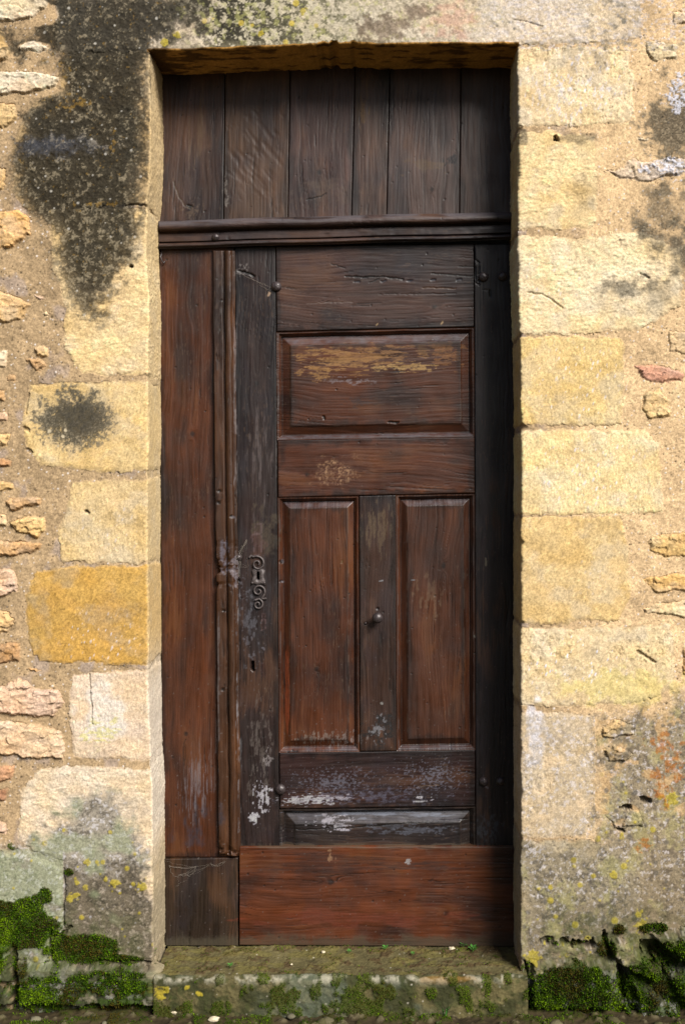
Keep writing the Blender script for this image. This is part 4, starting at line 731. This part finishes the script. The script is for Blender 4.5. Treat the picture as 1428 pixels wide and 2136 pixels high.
def extr(name, line, profile, vert, base, parent, n=None, warp=None, sky_sheen=None):
    """moulded strip: profile [(offset px, proud m)], swept along line(t) -> (px, py) of the profile's zero"""
    SEED[0] += 40; sd = SEED[0]
    pr0 = [np.array(p, float) for p in profile]; pr = [pr0[0]]
    for a_, b_ in zip(pr0[:-1], pr0[1:]):              # extra rows beside the corners keep the arrises crisp
        if math.hypot(b_[0] - a_[0], (b_[1] - a_[1]) * S) > 1.6: pr += [a_ + (b_ - a_) * .12, a_ + (b_ - a_) * .88]
        pr.append(b_)
    pr = np.array(pr); n = n or 500; t = np.linspace(0, 1, n)
    lx, ly = line(t)
    P = len(pr); prot = np.repeat(pr[None, :, 1], n, 0)
    if vert: px = lx[:, None] + pr[None, :, 0]; py = np.repeat(ly[:, None], P, 1)
    else: px = np.repeat(lx[:, None], P, 1); py = ly[:, None] + pr[None, :, 0]
    if warp: px, py, prot = warp(px, py, prot)
    c, r, h = paint_wood(px.ravel(), py.ravel(), vert, base, sd)
    if sky_sheen: o_ = np.repeat(pr[None, :, 0], n, 0).ravel(); c = mix(c, lin((150, 144, 152)) * KD, .55 * ss(sky_sheen, sky_sheen * .3, o_) * ss(-.6, .4, fbm(px.ravel() / 60, py.ravel() / 5, sd + 2, 3) + .2))  # pale sky sheen painted into the colour along the strip's upper edge
    h = h.reshape(px.shape) + .0006 * fbm(px / 30, py / 60, sd + 3, 3); prot = prot + h * (prot > .002)
    X, Y, Z = WX(px, DP - prot), DP - prot, WZ(py, DP - prot)
    # end caps: a closing row pushed back to the face
    capx = lambda A: np.vstack([A[:1], A, A[-1:]])
    X, Z, Y = capx(X), capx(Z), capx(Y); Y[0] = DP + .004; Y[-1] = DP + .004
    C = np.vstack([c.reshape(n, P, 3)[:1], c.reshape(n, P, 3), c.reshape(n, P, 3)[-1:]]).reshape(-1, 3); Rg = capx(r.reshape(n, P)).ravel()
    F = gridfaces(*X.shape).reshape(-1, 4)
    F = F[:, ::-1] if vert else F
    return mesh(name, np.column_stack([X.ravel(), Y.ravel(), Z.ravel()]), F, M_WOODV if vert else M_WOODH, parent, C, Rg)
def raised(q, vert, base, parent, sides='lrtb', mw=10, bw=17, label=None):
    """sunk moulding round a fielded panel; two meshes: moulding and panel"""
    SEED[0] += 40; sd = SEED[0]
    wpx = math.dist(q[0], q[1]); hpx = math.dist(q[0], q[3]); nu, nv = int(wpx / 1.25), int(hpx / 1.25)
    G = lerp_quad(q, nu, nv); px, py = G[..., 0], G[..., 1]
    U, V = np.meshgrid(np.linspace(0, 1, nu), np.linspace(0, 1, nv)); big = np.full(U.shape, 1e3)
    dl = U * wpx if 'l' in sides else big; dr = (1 - U) * wpx if 'r' in sides else big; dt = V * hpx if 't' in sides else big; db = (1 - V) * hpx if 'b' in sides else big
    dm = np.minimum(np.minimum(dl, dr), np.minimum(dt, db)) + .35 * fbm(px / 40, py / 40, sd, 2)
    kx = [-5, 0, 1.0, 2.0, 3.2, 4.4, mw - 3.2, mw - 2.0, mw - 1.0, mw, mw + 1.2, mw + bw - 1.5, mw + bw, mw + bw + 1.6, mw + bw + 2.6, 4000]
    ky = [-.0005, -.0008, -.0030, -.0034, -.0020, -.0034, -.0105, -.0115, -.0125, -.0175, -.0180, -.0085, -.0070, -.0045, -.0040, -.0038]
    hh = np.interp(dm, kx, ky)
    c, r, h = paint_wood(px.ravel(), py.ravel(), vert, base, sd)
    # darker lines along the quirk of the moulding
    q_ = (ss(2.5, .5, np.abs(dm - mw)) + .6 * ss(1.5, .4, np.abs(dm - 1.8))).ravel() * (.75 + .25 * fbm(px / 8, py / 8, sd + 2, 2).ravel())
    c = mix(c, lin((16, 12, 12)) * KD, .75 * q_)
    rub = ss(2.2, .5, np.abs(dm - (mw + bw + 1))).ravel() * ss(-.1, .5, fbm(px / 20, py / 20, sd + 4, 3).ravel()); c = mix(c, lin((150, 130, 116)) * KD, .35 * rub); rub2 = ss(1.4, .3, np.abs(dm - 4.0)).ravel() * ss(-.2, .5, fbm(px / 26, py / 26, sd + 14, 3).ravel()); c = mix(c, lin((150, 136, 132)) * KD, .45 * rub2)
    sky_sheen = (ss(mw, mw + 2, dm) * ss(mw + bw + 3, mw + bw, dm) * (dt <= np.minimum(np.minimum(dl, dr), db)) + ss(.5, 2, dm) * ss(mw, mw - 1.5, dm) * (db <= np.minimum(np.minimum(dl, dr), dt))).ravel()  # sky sheen put into the colour of upward-facing bevel and moulding faces
    c = mix(c, lin((150, 146, 156)) * KD, .42 * sky_sheen * (.75 + .5 * fbm(px / 14, py / 9, sd + 8, 3).ravel())); r = np.clip(r - .08 * sky_sheen, .2, .95)
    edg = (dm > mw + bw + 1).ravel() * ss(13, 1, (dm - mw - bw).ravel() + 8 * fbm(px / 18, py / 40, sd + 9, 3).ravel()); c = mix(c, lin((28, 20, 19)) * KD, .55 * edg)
    hh = hh + h.reshape(hh.shape) + .0006 * fbm(px / 70, py / 110, sd + 6, 3)
    X, Z, Y = WX(px, DP), WZ(py, DP), DP - hh
    Vt = np.column_stack([X.ravel(), Y.ravel(), Z.ravel()]); F = gridfaces(nv, nu)[:, :, ::-1]; ism = (dm[:-1, :-1] < mw)
    for nm, msk in (('moulding', ism), ('panel', ~ism)):
        v, f, cc, rr = compact(Vt, F[msk], c, r)
        o = mesh(nm, v, f, M_WOODV if vert else M_WOODH, parent, cc, rr)
        if label and nm == 'panel': o['label'] = label
def lathe(prof, n=20):
    """prof: [(radius, forward)] along -Y"""
    V, F = [], []
    for r_, f_ in prof:
        for k in range(n): a = 2 * math.pi * k / n; V.append((r_ * math.cos(a), -f_, r_ * math.sin(a)))
    for i in range(len(prof) - 1):
        for k in range(n): F.append((i * n + k, i * n + (k + 1) % n, (i + 1) * n + (k + 1) % n, (i + 1) * n + k))
    return np.array(V), np.array(F)
def iron(name, V, F, px, py, prot, parent): return mesh(name, V, F, M_IRON, parent, loc=(WX(px, DP - prot), DP - prot, WZ(py, DP - prot)))
def dome(px, py, rpx, prot, parent, name='bolt_head', hgt=.75):
    r = rpx / S * 1.05
    V, F = lathe([(r * 1.0, -.004), (r, .001)] + [(r * math.cos(a), .001 + r * hgt * math.sin(a)) for a in np.linspace(.15, math.pi / 2 - .02, 7)])
    V = V * (1 + .05 * fbm(V[:, 0] * 150 + px, V[:, 2] * 150 + py, 77, 2))[:, None]
    return iron(name, V, F, px, py, prot, parent)
def tube(pts, rad, n=7):
    pts = np.asarray(pts, float); m = len(pts); rad = np.broadcast_to(rad, m); V = []
    for i in range(m):
        d = pts[min(i + 1, m - 1)] - pts[max(i - 1, 0)]; d /= np.linalg.norm(d) + 1e-12
        a = np.cross(d, (0, 1, 0.01)); a /= np.linalg.norm(a) + 1e-12; b_ = np.cross(d, a)
        for k in range(n): t_ = 2 * math.pi * k / n; V.append(pts[i] + rad[i] * (a * math.cos(t_) + b_ * math.sin(t_)))
    F = [(i * n + k, i * n + (k + 1) % n, (i + 1) * n + (k + 1) % n, (i + 1) * n + k) for i in range(m - 1) for k in range(n)]
    return np.array(V), np.array(F)
def join(parts):
    off = 0; Vs, Fs = [], []
    for v, f in parts: Vs.append(np.asarray(v, float)); Fs.append(np.asarray(f) + off); off += len(v)
    return np.vstack(Vs), np.vstack(Fs)
def at(px, py, prot): return np.array([WX(px, DP - prot), DP - prot, WZ(py, DP - prot)])

# ---------------- boarded panel over the door
tr = empty('overdoor_panel', 'dark upright boards closing the opening above the moulded rail', 'wooden panel', None, (WX(704, DP), DP, WZ(455, DP)))
tr.location = (0, 0, 0)
seam_t = [330, 470, 605, 741, 813, 961, 1080]; seam_b = [326, 466, 600, 732, 805, 957, 1080]
def chisel(h, px, py):
    u_ = (px * .60 + py * .80) / 4.2 + 3 * fbm(px / 60, py / 60, 556, 2); v_ = (px * .80 - py * .60) / 1.35
    m = ss(0, .35, ell(px, py, 542, 315, 66, 125) + .4 * fbm(px / 24, py / 24, 557, 3))
    return h - .0012 * m * spots(u_ + .8 * fbm(px / 9, py / 9, 558, 2), v_, 8.5, 555, .6, 2.0, 5.5, 5.0), px, py
for k, (bs, pv) in enumerate((((104, 78, 64), .000), ((120, 94, 72), .003), ((106, 82, 74), .001), ((116, 90, 74), .0025), ((108, 86, 76), .001), ((100, 78, 66), .002))):
    board('plank', [(seam_t[k], 120), (seam_t[k + 1], 120), (seam_b[k + 1], 470), (seam_b[k], 470)], True, bs, tr, pv, .03, .35, chisel if k == 1 else None, .0012)
ang = np.linspace(-math.pi / 2, math.pi / 2, 15)
prof = [(0, -.01), (0, .018)] + [(11.5 + 11.5 * math.sin(a), .020 + .026 * math.cos(a)) for a in ang] + [(24, .019), (25, .018), (27, .023), (34, .024), (43, .024), (44.2, .023), (45, .012), (46.2, .012)] + \
       [(51 + 4.6 * math.sin(a), .020 + .009 * math.cos(a)) for a in ang[::2]] + [(56.5, .020), (58.5, .019), (59, .012), (59, -.01)]
tl = lambda t: (331 + (1073 - 331) * t, 461 - 19 * t - 4 * np.sin(t * 3.0) * .3 + .6 * np.sin(t * 17))
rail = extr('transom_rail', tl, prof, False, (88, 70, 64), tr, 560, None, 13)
dome(450, 495, 8, .024, rail, 'bolt_head')
# ---------------- narrow leaf
nl = empty('narrow_door_leaf', 'tall narrow plain brown leaf beside the panelled door, with a moulded strip along its edge', 'door')
board('upright_board', [(331, 512), (488.6, 512), (496.4, 1789), (339, 1789)], True, (104, 62, 36), nl, .002, .03, .5, None, .0012)
board('kick_board', [(343, 1791), (497, 1789), (497, 1974), (344, 1974)], True, OLV, nl, .012, .05, .8, None, .001, label='olive brown lower kick board')
sp_ = [(0, -.01), (0, .019), (1, .022), (6, .0225), (12, .022), (18, .022), (20, .0205), (21, .014), (22.5, .014)] + [(31 + 8.2 * math.sin(a), .014 + .013 * math.cos(a)) for a in ang[::2]] + [(40.5, .012), (44.5, .0115), (45.5, .010), (46, -.01)]
def stripwarp(px, py, prot):
    brk = np.exp(-((py - 1185) / 42) ** 2) * np.clip(.2 + fbm(py / 14, py * 0, 640, 3), 0, 1)
    px = px + ss(14, 4, px - px[:, :1]) * 9 * brk * (prot > -.005); prot = prot - .006 * brk * (prot > 0) * (.5 + .5 * fbm(px / 6, py / 6, 641, 2))
    rot = ss(1752, 1786, py + 12 * fbm(px / 9, py / 30, 642, 2)); prot = np.where(prot > 0, prot * (1 - .75 * rot * np.clip(.5 + fbm(px / 7, py / 7, 643, 2), 0, 1)), prot)
    return px + 1.0 * fbm(py / 60, py * 0, 644, 3), py, prot
extr('cover_strip', lambda t: (444 + 13 * t, 523 + (1786 - 523) * t), sp_, True, (92, 64, 44), nl, 800, stripwarp)
# iron hook at the top corner
V, F = tube([at(335, 524, .0), at(337, 530, .012), at(335, 536, .016), at(338, 544, .014), at(342, 549, .010), at(344, 545, .008)], .0022)
mesh('hook', V, F, M_IRON, nl)
# ---------------- main leaf
dl_ = empty('panelled_door', 'old dark brown panelled wooden door with wide top panel, two tall panels and iron bolts', 'door')
board('stile', [(489, 512), (575, 512), (583, 1768), (497, 1768)], True, (66, 49, 44), dl_, .0, .035, .6, None, .001)
board('stile', [(988, 508), (1085, 508), (1085, 1768), (991, 1768)], True, (50, 38, 40), dl_, .0, .035, .6, None, .001)
board('rail', [(574.5, 512), (988.5, 508), (988.5, 682), (576.5, 692)], False, (94, 66, 54), dl_, -.0005)
board('rail', [(578, 918), (989.5, 911), (990, 1029), (579, 1038)], False, (100, 60, 42), dl_, .0002, label='middle rail with pale scratches')
board('rail', [(582, 1570), (991, 1564), (991, 1682), (583, 1688)], False, (66, 42, 38), dl_, -.0003)
board('muntin', [(748, 1034), (825, 1032), (827, 1567), (750, 1568)], True, (84, 58, 44), dl_, -.0003)
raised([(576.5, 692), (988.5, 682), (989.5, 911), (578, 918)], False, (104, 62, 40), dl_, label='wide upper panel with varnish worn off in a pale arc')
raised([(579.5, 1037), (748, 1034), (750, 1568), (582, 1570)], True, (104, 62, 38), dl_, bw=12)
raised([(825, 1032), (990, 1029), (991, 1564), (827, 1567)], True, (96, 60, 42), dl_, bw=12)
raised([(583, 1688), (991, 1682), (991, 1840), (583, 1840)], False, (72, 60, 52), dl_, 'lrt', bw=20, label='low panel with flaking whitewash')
board('kick_board', [(498.5, 1766), (1085, 1765), (1085, 1976), (498.5, 1972)], False, (122, 72, 46), dl_, .012, .05, .5, None, .0012, label='reddish brown kick board')
for x, y, r_ in ((576, 598, 11), (1008, 578, 10.5), (1047, 577, 10), (585, 1646, 11), (1008, 1630, 10), (1043, 1630, 9.5)): dome(x, y, r_, 0, dl_)
dome(498, 1163, 7.5, .002, dl_, 'bolt_head', 1.0)
V, F = lathe([(.006, -.003), (.006, .012), (.008, .016)] + [(.0165 * math.sin(a) + .0005, .028 - .0135 * math.cos(a)) for a in np.linspace(.55, math.pi - .02, 10)])
iron('door_knob', V, F, 787, 1287, 0, dl_)
V, F = lathe([(.0045, -.002), (.0045, .001), (.003, .004), (.0002, .005)]); iron('nail_head', V, F, 762, 1300, 0, dl_); 
# scrolled escutcheon
esc = []
def spiral(cx, cy, r0, r1, a0, turns, sgn, w0, w1, n=46, lead=()):
    P = [at(x, y, .004) for x, y in lead]
    for k in range(n):
        f = k / (n - 1); a = a0 + sgn * f * turns * 2 * math.pi; r_ = r0 + (r1 - r0) * f ** .8
        P.append(at(cx + r_ * math.cos(a), cy - r_ * math.sin(a), .0035 + .003 * f))
    esc.append(tube(P, np.linspace(w0, w1, len(P))))
spiral(537, 1176, 17, 3, math.radians(120), 1.45, -1, .0036, .0024, lead=((520, 1163), (524, 1159)))
spiral(539, 1233, 16, 3, math.radians(-70), 1.4, 1, .0036, .0024, lead=((556, 1248), (550, 1249)))
spiral(538, 1261, 12, 2.5, math.radians(80), 1.3, -1, .0034, .0022, lead=((532, 1252),))
ko = [(525, 1190), (530, 1186), (538, 1188), (547, 1186), (553, 1190), (550, 1200), (553, 1212), (554, 1221), (545, 1217), (538, 1221), (530, 1217), (523, 1221), (525, 1212), (528, 1200)]
ki = [(535.5, 1194), (536.3, 1192.5), (538, 1192), (540, 1192.5), (541, 1194), (541, 1200), (541.5, 1207), (541.5, 1209), (540, 1210), (538.4, 1210.4), (537, 1210), (535, 1209), (535, 1207), (535.5, 1200)]
ring = [at(x, y, .0) for x, y in ko] + [at(x, y, .0042) for x, y in ko] + [at(x, y, .0042) for x, y in ki] + [at(x, y, .0) for x, y in ki]; m_ = len(ko)
esc.append((np.array(ring), np.array([(a * m_ + k, a * m_ + (k + 1) % m_, (a + 1) * m_ + (k + 1) % m_, (a + 1) * m_ + k) for a in range(3) for k in range(m_)])))
for x, y in ((526, 1216), (551, 1216)):
    esc.append(tube([at(x, y, .003), at(x + 1, y, .0065), at(x + 1.5, y, .007)], [.0035, .003, .0004]))
V, F = join(esc); mesh('keyhole_escutcheon', V, F, M_IRON_WORN, dl_)

# ================================================================== SMALL THINGS
def blobmesh(r, seed, fl=(1, 1, .6), n=14, m=9):
    V, F = [], []
    for i in range(m):
        t = math.pi * (i + .02) / (m - 1 + .04)
        for k in range(n): a = 2 * math.pi * k / n; V.append((math.sin(t) * math.cos(a), math.sin(t) * math.sin(a), math.cos(t)))
    V = np.array(V); V = V * (1 + .28 * fbm(V[:, 0] * 1.3 + seed, V[:, 1] * 1.3 + V[:, 2] * 2.1, seed, 3))[:, None] * np.array(fl) * r
    F = [(i * n + k, (i + 1) * n + k, (i + 1) * n + (k + 1) % n, i * n + (k + 1) % n) for i in range(m - 1) for k in range(n)]
    return V, np.array(F)
def on_step(px, py):      # point of the step's top seen at px, py
    y = D * ((ZC - H) * S / (py - CY)) - D; return (WX(px, y), y, H)
def on_ground(px, py):
    y = D * (ZC * S / (py - CY)) - D; return (WX(px, y), y, 0.0)
for i, (px, py, r_, nm, lb) in enumerate(((941, 1980, .010, 'pebble', 'pale pebble on the doorstep under the right half of the panelled door'), (674, 1987, .007, 'pebble', 'small white pebble at the foot of the reddish kick board'), (608, 2012, .004, 'pebble', 'tiny white pebble near the middle of the doorstep'))):
    V, F = blobmesh(r_, 40 + i); x, y, z = on_step(px, py); tag(mesh(nm, V, F, M_PEB, None, loc=(x, y, z + r_ * .2)), lb, 'pebble')
for i, (px, py, r_, lb) in enumerate(((366, 2112, .017, 'flat pale pebble lying in the moss before the doorstep'), (445, 2130, .014, 'long low pebble at the bottom edge in front of the step'))):
    V, F = blobmesh(r_, 60 + i, (1.2, .8, .55)); x, y, z = on_ground(px, py); tag(mesh('pebble', V, F, M_PEB, None, loc=(x, y, z + .006)), lb, 'pebble')
# gravel: too many to count
gp = []; gc = []
for i in range(60):
    px = rs.uniform(-30, 1460); x = WX(px, 0); y = -.05 - rs.rand() ** 1.3 * .32; r_ = .006 + .014 * rs.rand() ** 2
    if px < 360 and rs.rand() < .4: continue
    V, F = blobmesh(r_, 100 + i, (1 + .5 * rs.rand(), 1, .55), 9, 6); a = rs.rand() * 6.3; V = V @ np.array([[math.cos(a), -math.sin(a), 0], [math.sin(a), math.cos(a), 0], [0, 0, 1]])
    gp.append((V + np.array([x, y, .002]), F)); c = lin([(104, 98, 72), (84, 80, 52), (124, 118, 96), (74, 82, 48)][rs.randint(4)]) * KW * (.8 + .4 * rs.rand()); gc.append(np.tile(c, (len(V), 1)))
V, F = join(gp); tag(mesh('gravel', V, F, M_STONE, None, np.vstack(gc)), 'loose pale gravel among the moss before the step', None, None, 'stuff')
# seedlings on the step: one is built, the rest are copies
def leafblade(p, d, up, ln, wd):
    d = np.array(d, float); d /= np.linalg.norm(d); s_ = np.cross(d, up); s_ /= np.linalg.norm(s_) + 1e-9; up = np.array(up, float)
    return np.array([p, p + d * ln * .45 + s_ * wd + up * ln * .08, p + d * ln, p + d * ln * .45 - s_ * wd + up * ln * .08]), np.array([(0, 1, 2, 3)])
def seedling():
    t = empty('seedling', '', 'plant', 'seedlings along the foot of the door')
    parts = []
    for k in range(9):
        a = k * 2.4; hgt = .003 + .010 * (k / 9); parts.append(leafblade(np.array([.002 * math.cos(a), .002 * math.sin(a), hgt]), (math.cos(a), math.sin(a), .5), (0, 0, 1), .011 + .003 * rs.rand(), .0042))
    V, F = join(parts); mesh('leaves', V, F, M_LEAF, t, smooth=False)
    V, F = tube([(0, 0, -.003), (.0005, 0, .006), (0, .0005, .013)], .0008, 5); mesh('stem', V, F, M_LEAF, t); return t
s0 = seedling()
seeds = [(985, 1985, 1.2, 'largest tuft of bright green seedlings on the step under the right of the kick board'), (966, 1976, 1.0, 'green seedling against the kick board just right of the pale pebble'), (803, 1982, .9, 'small green seedling at the middle of the reddish kick board'), (728, 1988, .7, 'tiny seedling on the step left of the middle'), (480, 2018, .8, 'lone dark seedling on the step below the narrow leaf'), (860, 1992, .6, 'tiny seedling half hidden in the dirt just left of the pale pebble')]
for i, (px, py, sc, lb) in enumerate(seeds):
    if i == 0: t = s0
    else:
        t = s0.copy(); scene.collection.objects.link(t)
        for ch in [c_ for c_ in s0.children]: c2 = ch.copy(); scene.collection.objects.link(c2); c2.parent = t
    t.location = on_step(px, py); t.scale = (sc,) * 3; t.rotation_euler = (0, 0, i * 1.3); t['label'] = lb
# grass tuft in front of the step
parts = []
gt = empty('grass_tuft', 'small tuft of grass against the front of the doorstep', 'grass tuft', None, on_ground(928, 2118))
for k in range(15):
    a = rs.rand() * 6.3; l_ = .022 + .028 * rs.rand(); sp = .35 + .5 * rs.rand(); base_ = np.array([.004 * math.cos(a), .004 * math.sin(a), 0])
    p1 = base_ + np.array([math.cos(a) * l_ * sp * .3, math.sin(a) * l_ * sp * .3, l_ * .6]); p2 = base_ + np.array([math.cos(a) * l_ * sp, math.sin(a) * l_ * sp, l_]); sd2 = np.array([-math.sin(a), math.cos(a), 0]) * .0013
    parts.append((np.array([base_ - sd2, base_ + sd2, p1 + sd2, p1 - sd2]), np.array([(0, 1, 2, 3)]))); parts.append((np.array([p1 - sd2, p1 + sd2, p2 + sd2 * .1, p2 - sd2 * .1]), np.array([(0, 1, 2, 3)])))
V, F = join(parts); mesh('blades', V, F, M_LEAF, gt, smooth=False)
# cobwebs
def web(name, label, anchors, n, seed):
    r2 = np.random.RandomState(seed); ps = []
    for k in range(n):
        (ax, ay, ap), (bx, by, bp) = [anchors[j] for j in r2.choice(len(anchors), 2, replace=False)]
        t = np.linspace(0, 1, 9); sag = r2.uniform(1, 12)
        pts = [at(ax + (bx - ax) * u_ + r2.normal(0, 1.3), ay + (by - ay) * u_ + r2.normal(0, 1.3) + sag * math.sin(math.pi * u_), ap + (bp - ap) * u_) for u_ in t]
        ps.append(tube(pts, .00010 + .00018 * r2.rand() ** 2, 4))
    V, F = join(ps); tag(mesh(name, V, F, M_WEB), label, 'cobweb', 'cobwebs on the door')
web('cobweb', 'dusty cobweb hanging across the top of the olive kick board', [(345, 1796, .02), (352, 1806, .016), (372, 1826, .014), (386, 1822, .014), (410, 1808, .014), (440, 1802, .014), (470, 1796, .016), (368, 1848, .013)], 15, 4)
web('cobweb', 'thin cobweb below the small bolt beside the keyhole', [(492, 1165, .02), (505, 1140, .012), (514, 1125, .003), (516, 1180, .003), (500, 1150, .01), (498, 1205, .006)], 16, 8)
web('cobweb', 'thin cobweb strands from the crack to the top left door bolt', [(500, 568, .008), (520, 575, .003), (548, 594, .003), (566, 600, .006), (552, 600, .003)], 5, 9)
